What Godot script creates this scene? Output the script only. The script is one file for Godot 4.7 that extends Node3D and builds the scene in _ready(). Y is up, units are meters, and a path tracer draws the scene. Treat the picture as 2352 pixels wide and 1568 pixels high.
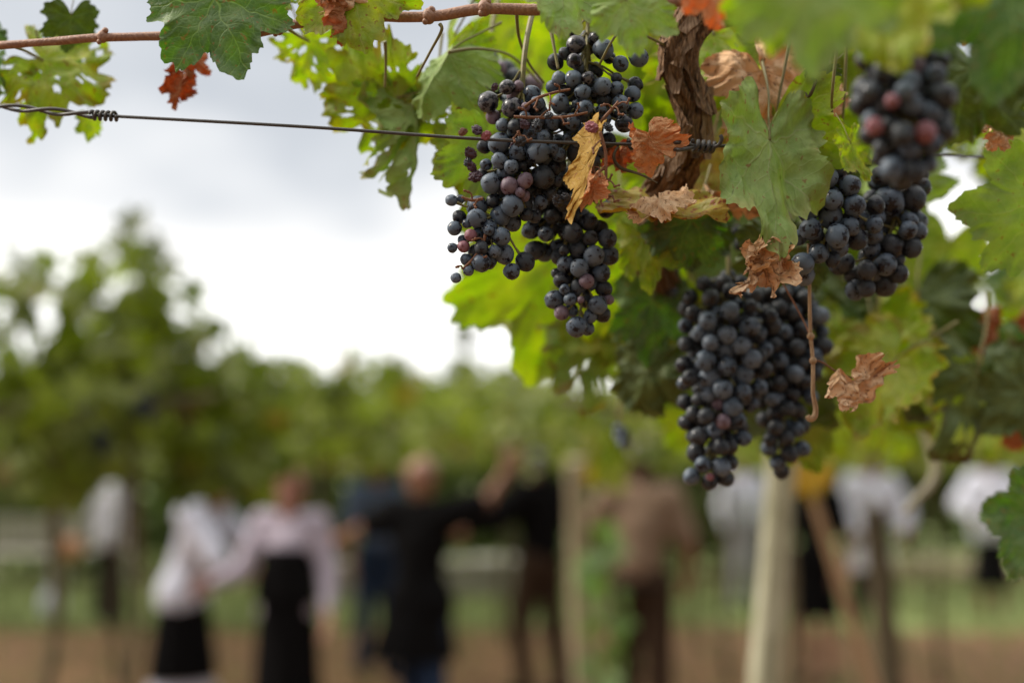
extends Node3D
# A bunch of dark grapes in a vineyard, shot wide open: the trellis wire is sharp, dancers and vine rows behind are not.

const FOCAL := 3266.67          # focal length in units of a 2352 x 1568 picture
const PITCH := 0.0858           # the lens looks slightly up
const EYE := 1.6
var rng := RandomNumberGenerator.new()
var cam_basis := Basis(Vector3(1, 0, 0), PITCH)
var taken := {}
var leaf_mats := []
var leaf_meshes := []
var dry_meshes := []
var berry_meshes := []
var raisin_meshes := []
var berry_mats := []
var raisin_mats := []
var petiole_mesh: Mesh
var M := {}
var leaf_low: Mesh
var head_shape := []
var hand_shape := []


func _ready() -> void:
	rng.seed = 20417
	set_camera()
	set_sky()
	make_materials()
	make_stock()
	ground()
	far_land()
	vine_rows()
	trellis()
	main_vine()
	bunches()
	dancers()
	small_things()


# ---------------------------------------------------------------- camera, sky, sun
func set_camera() -> void:
	var cam := Camera3D.new()
	cam.name = "camera"
	cam.position = Vector3(0, EYE, 0)
	cam.basis = cam_basis
	cam.near = 0.05
	cam.far = 900.0
	var lens := CameraAttributesPhysical.new()
	lens.frustum_focal_length = 50.0
	lens.frustum_focus_distance = 0.885
	lens.frustum_near = 0.05
	lens.frustum_far = 900.0
	lens.exposure_aperture = 2.7
	cam.attributes = lens
	cam.fov = 26.99
	add_child(cam)


func set_sky() -> void:
	var w := 768
	var h := 384
	var n1 := noise(3, 1.5, 4)
	var n2 := noise(4, 3.2, 4)
	var data := PackedFloat32Array()
	data.resize(w * h * 3)
	var at_px := 0
	for j in h:
		var e := 90.0 - (j + 0.5) / h * 180.0
		var ey := sin(deg_to_rad(e))
		var er := cos(deg_to_rad(e))
		for i in w:
			var a := (i + 0.5) / w * TAU
			var x := sin(a) * er
			var z := -cos(a) * er
			var c1 := n1.get_noise_3d(x * 2.0, ey * 5.0, z * 2.0)
			var c2 := n2.get_noise_3d(x * 2.0, ey * 5.0, z * 2.0)
			var ee := e + c1 * 5.0 + c2 * 3.0
			var l := 0.0
			if ee < 4.0:
				l = 1.75
			elif ee < 9.0:
				l = lerpf(1.75, 1.0, (ee - 4.0) / 5.0)
			elif ee < 14.5:
				l = lerpf(1.0, 0.57, (ee - 9.0) / 5.5)
			elif ee < 24.0:
				l = lerpf(0.57, 0.53, (ee - 14.5) / 9.5)
			else:
				l = lerpf(0.53, 1.9, smoothstep(24.0, 62.0, ee))
			l *= (1.0 + 0.16 * c2) * lerpf(0.84, 1.0, smoothstep(22.0, 60.0, ee))
			l *= lerpf(0.5, 1.08, smoothstep(-0.9, 0.75, er * cos(a + 0.45) + ey * 0.35))
			var grey := clampf((0.80 - l) * 2.2, 0.0, 1.0)
			if e < 0.0:
				l = lerpf(1.35, 0.25, smoothstep(0.0, -4.0, e))
				grey = 0.0
			data[at_px] = l * lerpf(1.0, 0.88, grey)
			data[at_px + 1] = l * lerpf(0.995, 0.97, grey)
			data[at_px + 2] = l * lerpf(0.98, 1.10, grey)
			at_px += 3
	var im := Image.create_from_data(w, h, false, Image.FORMAT_RGBF, data.to_byte_array())
	var mat := PanoramaSkyMaterial.new()
	mat.panorama = ImageTexture.create_from_image(im)
	var sky := Sky.new()
	sky.sky_material = mat
	var env := Environment.new()
	env.background_mode = Environment.BG_SKY
	env.sky = sky
	env.tonemap_mode = Environment.TONE_MAPPER_LINEAR
	env.tonemap_exposure = 1.4
	env.sdfgi_enabled = true
	env.ssao_enabled = true
	env.ssil_enabled = true
	var we := WorldEnvironment.new()
	we.name = "world"
	we.environment = env
	add_child(we)
	var sun := DirectionalLight3D.new()
	sun.name = "sun"
	sun.light_energy = 1.1
	sun.light_angular_distance = 22.0
	sun.light_color = Color(1.0, 0.97, 0.92)
	sun.shadow_enabled = true
	sun.basis = Basis.looking_at(-Vector3(-0.74, 0.70, -0.12).normalized(), Vector3.UP)
	add_child(sun)


# ---------------------------------------------------------------- small helpers
func at(x: float, y: float, d: float) -> Vector3:
	return Vector3(0, EYE, 0) + cam_basis * (Vector3((x - 1176.0) / FOCAL, (784.0 - y) / FOCAL, -1.0) * d)


func on_ground(x: float, d: float, y := 0.0) -> Vector3:
	return Vector3((x - 1176.0) / FOCAL * d, y, -d)


func noise(s: int, f: float, oct := 1, kind := FastNoiseLite.TYPE_SIMPLEX_SMOOTH) -> FastNoiseLite:
	var n := FastNoiseLite.new()
	n.seed = s
	n.noise_type = kind
	n.frequency = f
	n.fractal_type = FastNoiseLite.FRACTAL_FBM if oct > 1 else FastNoiseLite.FRACTAL_NONE
	n.fractal_octaves = oct
	return n


func numbered(called: String) -> String:
	if not taken.has(called):
		taken[called] = 0
		return called
	taken[called] += 1
	return "%s_%03d" % [called, taken[called]]


func tag(o: Node, label := "", category := "", group := "", kind := "") -> Node:
	if label:
		o.set_meta("label", label)
	if category:
		o.set_meta("category", category)
	if group:
		o.set_meta("group", group)
	if kind:
		o.set_meta("kind", kind)
	return o


func thing(called: String, label: String, category: String, where := Vector3.ZERO, group := "") -> Node3D:
	var o := Node3D.new()
	o.name = numbered(called)
	o.position = where
	add_child(o, true)
	tag(o, label, category, group)
	return o


func obj(called: String, mesh: Mesh, mat: Material, parent: Node = null) -> MeshInstance3D:
	var o := MeshInstance3D.new()
	o.name = numbered(called)
	o.mesh = mesh
	o.material_override = null
	if mat:
		o.set_surface_override_material(0, mat)
	(parent if parent else self).add_child(o, true)
	return o


func mesh_of(v: PackedVector3Array, idx: PackedInt32Array, uv := PackedVector2Array(), col := PackedColorArray()) -> ArrayMesh:
	# idx runs counter-clockwise seen from outside; smooth normals; committed clockwise
	var n := PackedVector3Array()
	n.resize(v.size())
	var out := PackedInt32Array()
	out.resize(idx.size())
	for t in range(0, idx.size(), 3):
		var a := idx[t]
		var b := idx[t + 1]
		var c := idx[t + 2]
		var f := (v[b] - v[a]).cross(v[c] - v[a])
		n[a] += f
		n[b] += f
		n[c] += f
		out[t] = a
		out[t + 1] = c
		out[t + 2] = b
	for i in n.size():
		n[i] = n[i].normalized() if n[i].length_squared() > 1e-20 else Vector3.UP
	var arr := []
	arr.resize(Mesh.ARRAY_MAX)
	arr[Mesh.ARRAY_VERTEX] = v
	arr[Mesh.ARRAY_NORMAL] = n
	if uv.size():
		arr[Mesh.ARRAY_TEX_UV] = uv
	if col.size():
		arr[Mesh.ARRAY_COLOR] = col
	arr[Mesh.ARRAY_INDEX] = out
	var m := ArrayMesh.new()
	m.add_surface_from_arrays(Mesh.PRIMITIVE_TRIANGLES, arr)
	return m


func spline(p: Array, per := 6) -> PackedVector3Array:
	var out := PackedVector3Array()
	for i in p.size() - 1:
		var a: Vector3 = p[maxi(i - 1, 0)]
		var b: Vector3 = p[i]
		var c: Vector3 = p[i + 1]
		var d: Vector3 = p[mini(i + 2, p.size() - 1)]
		for k in per:
			out.append(b.cubic_interpolate(c, a, d, float(k) / per))
	out.append(p[p.size() - 1])
	return out


class Soup:
	var v := PackedVector3Array()
	var idx := PackedInt32Array()
	var uv := PackedVector2Array()

	func tube(path: PackedVector3Array, radii: Array, sides := 8, rough: FastNoiseLite = null, amp := 0.0, along := 1.0, across := 4.0) -> void:
		# a closed tube; radii are spread evenly along the path
		var first := v.size()
		var n := path.size()
		var side := Vector3.UP
		var t0 := (path[1] - path[0]).normalized()
		if absf(t0.dot(side)) > 0.9:
			side = Vector3.RIGHT
		side = (side - t0 * side.dot(t0)).normalized()
		var run := 0.0
		for i in n:
			var t := (path[mini(i + 1, n - 1)] - path[maxi(i - 1, 0)]).normalized()
			side = (side - t * side.dot(t)).normalized()
			var up := t.cross(side)
			var f := float(i) / (n - 1) * (radii.size() - 1)
			var k := mini(int(f), radii.size() - 2) if radii.size() > 1 else 0
			var r: float = lerpf(radii[k], radii[k + 1], f - k) if radii.size() > 1 else radii[0]
			if i > 0:
				run += path[i].distance_to(path[i - 1])
			for s in sides + 1:
				var a := TAU * s / sides
				var rr := r
				if rough:
					rr += amp * rough.get_noise_3d(cos(a) * across, sin(a) * across, run * along)
				v.append(path[i] + (side * cos(a) + up * sin(a)) * rr)
				uv.append(Vector2(float(s) / sides, run * 10.0))
		for i in n - 1:
			for s in sides:
				var a := first + i * (sides + 1) + s
				var b := a + sides + 1
				idx.append_array([a, b + 1, b, a, a + 1, b + 1])
		for e in 2:
			var c := v.size()
			var row := first if e == 0 else first + (n - 1) * (sides + 1)
			v.append(path[0 if e == 0 else n - 1])
			uv.append(Vector2(0.5, 0.5))
			for s in sides:
				if e == 0:
					idx.append_array([c, row + s + 1, row + s])
				else:
					idx.append_array([c, row + s, row + s + 1])

	func box(c: Vector3, s: Vector3, turn := Basis()) -> void:
		var h := s / 2.0
		for ax in 3:
			for sg in [-1.0, 1.0]:
				var n := Vector3.ZERO
				n[ax] = sg
				var u := Vector3.ZERO
				u[(ax + 1) % 3] = 1.0
				var w := n.cross(u)
				var f := v.size()
				for q in [[-1, -1], [1, -1], [1, 1], [-1, 1]]:
					v.append(c + turn * ((n + u * q[0] + w * q[1]) * h))
					uv.append(Vector2(q[0] * 0.5 + 0.5, q[1] * 0.5 + 0.5))
				idx.append_array([f, f + 1, f + 2, f, f + 2, f + 3])

	func ball(c: Vector3, r: Vector3, seg := 12, rings := 8) -> void:
		var f := v.size()
		for j in rings + 1:
			var p := PI * j / rings
			for i in seg + 1:
				var a := TAU * i / seg
				v.append(c + Vector3(cos(a) * sin(p), cos(p), -sin(a) * sin(p)) * r)
				uv.append(Vector2(float(i) / seg, float(j) / rings))
		for j in rings:
			for i in seg:
				var a := f + j * (seg + 1) + i
				var b := a + seg + 1
				idx.append_array([a, b, b + 1, a, b + 1, a + 1])


func soup_mesh(s: Soup) -> ArrayMesh:
	return mesh_of(s.v, s.idx, s.uv)


func tube_mesh(p: Array, radii: Array, sides := 8, per := 6) -> ArrayMesh:
	var s := Soup.new()
	s.tube(spline(p, per), radii, sides)
	return soup_mesh(s)


# ---------------------------------------------------------------- materials
func lin(r: float, g: float, b: float) -> Color:
	return Color(r, g, b).linear_to_srgb()


func plain(c: Color, rough := 0.8, spec := 0.5) -> StandardMaterial3D:
	var m := StandardMaterial3D.new()
	m.albedo_color = c
	m.roughness = rough
	m.metallic_specular = spec
	return m


func mottled(a: Color, b: Color, f: float, rough := 0.85, scale := 1.0, bump := 0.0, stretch := Vector3.ONE) -> StandardMaterial3D:
	# two tones mixed by fine and coarse noise, laid triplanar in the object's own axes
	var w := 256
	var data := PackedByteArray()
	data.resize(w * w * 3)
	var hd := PackedByteArray()
	hd.resize(w * w)
	var n := noise(rng.randi() % 9999, f, 4)
	var p := 0
	for j in w:
		for i in w:
			# wrapped on a torus so that it repeats without a seam
			var u := TAU * i / w
			var q := TAU * j / w
			var k := n.get_noise_3d(cos(u) * 2.0 + 7.0, sin(u) * 2.0 + cos(q) * 2.0, sin(q) * 2.0 - 3.0)
			var t := clampf(k * 1.1 + 0.5, 0.0, 1.0)
			var c := a.lerp(b, t)
			data[p * 3] = int(c.r * 255.0)
			data[p * 3 + 1] = int(c.g * 255.0)
			data[p * 3 + 2] = int(c.b * 255.0)
			hd[p] = int(t * 255.0)
			p += 1
	var m := plain(Color.WHITE, rough)
	m.albedo_texture = ImageTexture.create_from_image(Image.create_from_data(w, w, false, Image.FORMAT_RGB8, data))
	m.uv1_triplanar = true
	m.uv1_scale = Vector3.ONE * scale * stretch
	if bump > 0.0:
		m.heightmap_enabled = true
		m.heightmap_texture = ImageTexture.create_from_image(Image.create_from_data(w, w, false, Image.FORMAT_L8, hd))
		m.heightmap_scale = bump
	return m


func make_materials() -> void:
	make_leaf_materials()
	make_berry_materials()
	M.cane = mottled(lin(0.19, 0.085, 0.05), lin(0.34, 0.18, 0.10), 1.6, 0.55, 22.0, 0.03)
	M.green_stem = mottled(lin(0.13, 0.13, 0.035), lin(0.22, 0.17, 0.06), 1.2, 0.6, 20.0)
	M.red_stem = mottled(lin(0.13, 0.05, 0.02), lin(0.23, 0.095, 0.04), 1.4, 0.7, 30.0)
	M.pale_cane = mottled(lin(0.22, 0.125, 0.06), lin(0.46, 0.31, 0.17), 2.0, 0.7, 26.0, 0.05, Vector3(1, 0.2, 1))
	M.bark = mottled(lin(0.05, 0.024, 0.010), lin(0.36, 0.20, 0.095), 2.6, 0.9, 16.0, 0.25, Vector3(1, 0.25, 1))
	M.bark_pale = mottled(lin(0.15, 0.09, 0.05), lin(0.42, 0.28, 0.18), 2.0, 0.9, 22.0, 0.08, Vector3(1, 0.2, 1))
	M.wire = mottled(lin(0.035, 0.033, 0.03), lin(0.09, 0.08, 0.07), 1.5, 0.5, 60.0)
	M.wire.metallic = 0.35
	M.post = mottled(lin(0.23, 0.22, 0.13), lin(0.52, 0.50, 0.36), 2.4, 0.85, 3.0, 0.1, Vector3(1, 0.12, 1))
	M.post_dim = mottled(lin(0.20, 0.16, 0.09), lin(0.34, 0.28, 0.17), 1.6, 0.85, 3.0, 0.1, Vector3(1, 0.12, 1))
	M.trunk_far = mottled(lin(0.045, 0.034, 0.016), lin(0.12, 0.09, 0.045), 2.0, 0.9, 5.0, 0.2, Vector3(1, 0.25, 1))
	M.trunk_dim = mottled(lin(0.07, 0.055, 0.025), lin(0.17, 0.13, 0.07), 2.0, 0.9, 5.0, 0.2, Vector3(1, 0.25, 1))
	M.dirt = mottled(lin(0.075, 0.034, 0.009), lin(0.185, 0.095, 0.03), 1.7, 0.95, 0.35, 0.5)
	M.dirt.uv1_world_triplanar = true
	M.turf = mottled(lin(0.10, 0.14, 0.033), lin(0.235, 0.27, 0.095), 1.7, 0.95, 0.4, 0.5)
	M.turf.uv1_world_triplanar = true
	M.path = mottled(lin(0.15, 0.10, 0.075), lin(0.23, 0.16, 0.125), 1.7, 0.95, 0.3, 0.3)
	M.path.uv1_world_triplanar = true
	M.skin = mottled(lin(0.20, 0.085, 0.042), lin(0.28, 0.13, 0.07), 1.0, 0.55, 4.0)
	M.skin_pink = mottled(lin(0.25, 0.10, 0.065), lin(0.33, 0.15, 0.10), 1.0, 0.55, 4.0)
	M.white_cloth = mottled(lin(0.52, 0.52, 0.59), lin(0.62, 0.62, 0.68), 1.3, 0.9, 5.0, 0.2)
	M.black_cloth = mottled(lin(0.004, 0.004, 0.004), lin(0.009, 0.008, 0.008), 1.3, 0.95, 5.0, 0.2)
	M.brown_cloth = mottled(lin(0.03, 0.018, 0.011), lin(0.05, 0.03, 0.019), 1.3, 0.9, 5.0, 0.2)
	M.tan_cloth = mottled(lin(0.17, 0.115, 0.075), lin(0.23, 0.16, 0.11), 1.3, 0.9, 5.0, 0.2)
	M.denim = mottled(lin(0.012, 0.02, 0.04), lin(0.03, 0.045, 0.08), 1.3, 0.9, 8.0, 0.1)
	M.blue_cloth = mottled(lin(0.07, 0.095, 0.16), lin(0.11, 0.14, 0.21), 1.3, 0.9, 5.0, 0.1)
	M.pink_cloth = mottled(lin(0.31, 0.27, 0.31), lin(0.41, 0.35, 0.40), 1.3, 0.9, 5.0, 0.1)
	M.grey_cloth = mottled(lin(0.24, 0.22, 0.23), lin(0.34, 0.32, 0.33), 1.3, 0.9, 5.0, 0.1)
	M.red_cloth = plain(lin(0.35, 0.02, 0.03), 0.9)
	M.hair_dark = plain(lin(0.012, 0.009, 0.007), 0.5)
	M.hair_brown = plain(lin(0.06, 0.03, 0.015), 0.5)
	M.hair_fair = plain(lin(0.22, 0.10, 0.055), 0.5)
	for q in [M.white_cloth, M.black_cloth, M.brown_cloth, M.tan_cloth, M.denim, M.blue_cloth, M.pink_cloth, M.grey_cloth]:
		q.metallic_specular = 0.12
	M.eye = plain(lin(0.02, 0.015, 0.012), 0.2)
	M.white_paint = mottled(lin(0.36, 0.33, 0.28), lin(0.5, 0.46, 0.4), 1.3, 0.7, 2.0)
	M.stone = mottled(lin(0.2, 0.17, 0.14), lin(0.42, 0.37, 0.32), 1.6, 0.9, 1.5, 0.4)
	M.dark_wood = plain(lin(0.02, 0.016, 0.012), 0.8)
	M.copper = plain(lin(0.5, 0.2, 0.09), 0.4)
	M.rope = mottled(lin(0.36, 0.33, 0.24), lin(0.5, 0.46, 0.36), 1.3, 0.9, 20.0)


func leaf_material(paint: Callable, hmap: ImageTexture, veins: PackedFloat32Array, w: int, back: Color, rough: float, bump: float) -> StandardMaterial3D:
	var data := PackedByteArray()
	data.resize(w * w * 3)
	var n := noise(rng.randi() % 9999, 2.3, 4)
	var n2 := noise(rng.randi() % 9999, 9.0, 3)
	var p := 0
	for j in w:
		var y := 0.5 - (j + 0.5) / w * 1.6
		for i in w:
			var x := ((i + 0.5) / w - 0.5) * 2.2
			var c: Color = paint.call(veins[p], n.get_noise_2d(x, y), n2.get_noise_2d(x, y), x, y)
			c = c.linear_to_srgb()
			data[p * 3] = int(clampf(c.r, 0, 1) * 255.0)
			data[p * 3 + 1] = int(clampf(c.g, 0, 1) * 255.0)
			data[p * 3 + 2] = int(clampf(c.b, 0, 1) * 255.0)
			p += 1
	var m := plain(Color.WHITE, rough, 0.45)
	m.albedo_texture = ImageTexture.create_from_image(Image.create_from_data(w, w, false, Image.FORMAT_RGB8, data))
	m.heightmap_enabled = true
	m.heightmap_texture = hmap
	m.heightmap_scale = bump
	m.backlight_enabled = true
	m.backlight = back
	m.vertex_color_use_as_albedo = true
	m.cull_mode = BaseMaterial3D.CULL_DISABLED
	return m


func make_leaf_materials() -> void:
	var w := 320
	var veins := PackedFloat32Array()
	veins.resize(w * w)
	var hd := PackedByteArray()
	hd.resize(w * w)
	var cells := noise(11, 17.0, 1, FastNoiseLite.TYPE_CELLULAR)
	cells.cellular_return_type = FastNoiseLite.RETURN_DISTANCE2_SUB
	var warp := noise(12, 2.5, 2)
	var main_angle := [0.0, 0.88, -0.88, 1.85, -1.85]
	var p := 0
	for j in w:
		var y0 := 0.5 - (j + 0.5) / w * 1.6
		for i in w:
			var x0 := ((i + 0.5) / w - 0.5) * 2.2
			var wx := warp.get_noise_2d(x0, y0) * 0.05
			var x := x0 + wx
			var y := y0 + warp.get_noise_2d(y0 + 5.0, x0) * 0.05
			var r := sqrt(x * x + y * y)
			var th := atan2(x, -y)
			var best := 9.0
			for k in 5:
				var dd: float = th - main_angle[k]
				if absf(dd) < absf(best):
					best = dd
			var a := r * cos(best)
			var q := absf(r * sin(best))
			var w1 := 0.009 * (1.0 - a * 0.7) + 0.003
			var v := 1.0 - smoothstep(w1 * 0.6, w1 * 1.3, q)
			var s := (a - q * 0.7) / 0.135 + (0.5 if best > 0.0 else 0.0)
			var f := s - floorf(s)
			var d2 := minf(f, 1.0 - f) * 0.135
			v = maxf(v, (1.0 - smoothstep(0.0025, 0.0075, d2)) * 0.65 * (1.0 - smoothstep(0.25, 0.5, q)))
			var cl := cells.get_noise_2d(x0, y0)
			v = maxf(v, (1.0 - smoothstep(-0.97, -0.86, cl)) * 0.28)
			veins[p] = v
			var puff := clampf((cl + 1.0) * 0.5, 0.0, 1.0)
			hd[p] = int(255.0 * clampf(0.5 - v * 0.35 + puff * 0.3 + minf(d2 / 0.06, 1.0) * 0.18, 0.0, 1.0))
			p += 1
	var hmap := ImageTexture.create_from_image(Image.create_from_data(w, w, false, Image.FORMAT_L8, hd))
	var vein_c := Color(0.28, 0.36, 0.13)
	# 0 upper face, mid green
	leaf_mats.append(leaf_material(func(v, n, f, _x, _y): return Color(0.085, 0.145, 0.042).lerp(Color(0.13, 0.195, 0.052), clampf(n + 0.5, 0, 1)).lerp(vein_c, v * 0.6).lerp(Color(0.24, 0.11, 0.04), smoothstep(0.43, 0.52, f) * 0.8) * (1.0 + f * 0.15), hmap, veins, w, Color(0.62, 0.85, 0.14), 0.5, 0.10))
	# 1 pale underside
	leaf_mats.append(leaf_material(func(v, n, f, _x, _y): return Color(0.22, 0.33, 0.08).lerp(Color(0.30, 0.39, 0.12), clampf(n + 0.5, 0, 1)).lerp(Color(0.36, 0.40, 0.2), v * 0.55).lerp(Color(0.24, 0.11, 0.04), smoothstep(0.52, 0.6, f) * 0.8) * (1.0 + f * 0.1), hmap, veins, w, Color(0.7, 0.8, 0.28), 0.65, -0.10))
	# 2 bright yellow green
	leaf_mats.append(leaf_material(func(v, n, f, _x, _y): return Color(0.27, 0.36, 0.03).lerp(Color(0.43, 0.45, 0.05), clampf(n * 1.2 + 0.45, 0, 1)).lerp(Color(0.42, 0.44, 0.14), v * 0.6).lerp(Color(0.24, 0.11, 0.04), smoothstep(0.43, 0.52, f) * 0.8) * (1.0 + f * 0.18), hmap, veins, w, Color(0.88, 1.0, 0.2), 0.5, 0.09))
	# 3 autumn yellow with brown spots
	leaf_mats.append(leaf_material(func(v, n, f, _x, _y): return Color(0.42, 0.30, 0.03).lerp(Color(0.27, 0.29, 0.04), clampf(n + 0.35, 0, 1)).lerp(Color(0.25, 0.06, 0.015), smoothstep(0.22, 0.4, f)).lerp(Color(0.5, 0.45, 0.14), v * 0.4), hmap, veins, w, Color(0.8, 0.66, 0.1), 0.55, 0.1))
	# 4 orange brown
	leaf_mats.append(leaf_material(func(v, n, f, _x, _y): return Color(0.36, 0.125, 0.04).lerp(Color(0.46, 0.20, 0.08), clampf(n + 0.5, 0, 1)).lerp(Color(0.20, 0.06, 0.02), smoothstep(0.32, 0.55, f)).lerp(Color(0.56, 0.30, 0.14), v * 0.4), hmap, veins, w, Color(0.6, 0.25, 0.06), 0.7, 0.12))
	# 5 tan and dry
	leaf_mats.append(leaf_material(func(v, n, f, _x, _y): return Color(0.66, 0.38, 0.18).lerp(Color(0.80, 0.56, 0.34), clampf(n + 0.5, 0, 1)).lerp(Color(0.22, 0.09, 0.04), smoothstep(0.34, 0.6, f)).lerp(Color(0.58, 0.40, 0.25), v * 0.45), hmap, veins, w, Color(0.4, 0.22, 0.09), 0.8, 0.14))
	# 6 dark green
	leaf_mats.append(leaf_material(func(v, n, f, _x, _y): return Color(0.06, 0.088, 0.018).lerp(Color(0.10, 0.13, 0.025), clampf(n + 0.5, 0, 1)).lerp(vein_c, v * 0.45) * (1.0 + f * 0.15), hmap, veins, w, Color(0.4, 0.55, 0.07), 0.5, 0.10))

	# 7 clear amber, 8 salmon
	leaf_mats.append(leaf_material(func(v, n, f, _x, _y): return Color(0.58, 0.34, 0.05).lerp(Color(0.68, 0.42, 0.08), clampf(n + 0.5, 0, 1)).lerp(Color(0.4, 0.14, 0.03), smoothstep(0.36, 0.6, f)).lerp(Color(0.66, 0.5, 0.18), v * 0.4), hmap, veins, w, Color(0.7, 0.5, 0.1), 0.6, 0.10))
	leaf_mats.append(leaf_material(func(v, n, f, _x, _y): return Color(0.58, 0.26, 0.10).lerp(Color(0.68, 0.38, 0.18), clampf(n + 0.5, 0, 1)).lerp(Color(0.45, 0.16, 0.06), smoothstep(0.36, 0.6, f)).lerp(Color(0.70, 0.42, 0.22), v * 0.4), hmap, veins, w, Color(0.7, 0.35, 0.12), 0.65, 0.12))


func make_berry_materials() -> void:
	# the waxy bloom covers a dark skin, rubbed off in patches; share is how much of it is left
	var kinds := [
		[Color(0.086, 0.113, 0.148), 0.86], [Color(0.11, 0.138, 0.175), 0.92], [Color(0.07, 0.093, 0.124), 0.78],
		[Color(0.028, 0.033, 0.039), 0.75], [Color(0.038, 0.044, 0.051), 0.85],
		[Color(0.16, 0.115, 0.14), 0.95], [Color(0.10, 0.095, 0.10), 0.42], [Color(0.24, 0.105, 0.125), 0.9]]
	for k in kinds.size():
		var w := 192
		var h := 96
		var data := PackedByteArray()
		data.resize(w * h * 3)
		var rd := PackedByteArray()
		rd.resize(w * h)
		var n := noise(50 + k, 1.0, 3)
		var fine := noise(70 + k, 4.5, 3)
		var bloom: Color = kinds[k][0]
		var share: float = kinds[k][1] - 0.06
		var skin := Color(0.010, 0.009, 0.014) if k != 7 else Color(0.16, 0.03, 0.035)
		if k == 5:
			skin = Color(0.09, 0.03, 0.045)
		var p := 0
		for j in h:
			var pol := PI * (j + 0.5) / h
			for i in w:
				var a := TAU * (i + 0.5) / w
				var d := Vector3(cos(a) * sin(pol), cos(pol), sin(a) * sin(pol))
				var t := n.get_noise_3d(d.x, d.y, d.z) * 1.15 + fine.get_noise_3d(d.x, d.y, d.z) * 0.35
				var cover := smoothstep(-0.12, 0.14, t + (share - 0.5) * 1.15)
				if pol > 3.02:
					cover = 0.0
				cover *= 0.93 + 0.14 * fine.get_noise_3d(d.x * 2.0 + 9.0, d.y * 2.0, d.z * 2.0)
				var c := skin.lerp(bloom, clampf(cover, 0, 1)) * (1.0 + 0.25 * t)
				c = c.linear_to_srgb()
				data[p * 3] = int(clampf(c.r, 0, 1) * 255.0)
				data[p * 3 + 1] = int(clampf(c.g, 0, 1) * 255.0)
				data[p * 3 + 2] = int(clampf(c.b, 0, 1) * 255.0)
				rd[p] = int(255.0 * lerpf(0.26, 0.54, cover))
				p += 1
		var m := plain(Color.WHITE, 1.0, 0.42)
		m.albedo_texture = ImageTexture.create_from_image(Image.create_from_data(w, h, false, Image.FORMAT_RGB8, data))
		m.roughness_texture = ImageTexture.create_from_image(Image.create_from_data(w, h, false, Image.FORMAT_L8, rd))
		berry_mats.append(m)
	raisin_mats = [plain(lin(0.02, 0.02, 0.024), 0.45), plain(lin(0.055, 0.022, 0.034), 0.5), plain(lin(0.30, 0.085, 0.10), 0.5), plain(lin(0.2, 0.1, 0.07), 0.7)]


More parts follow.
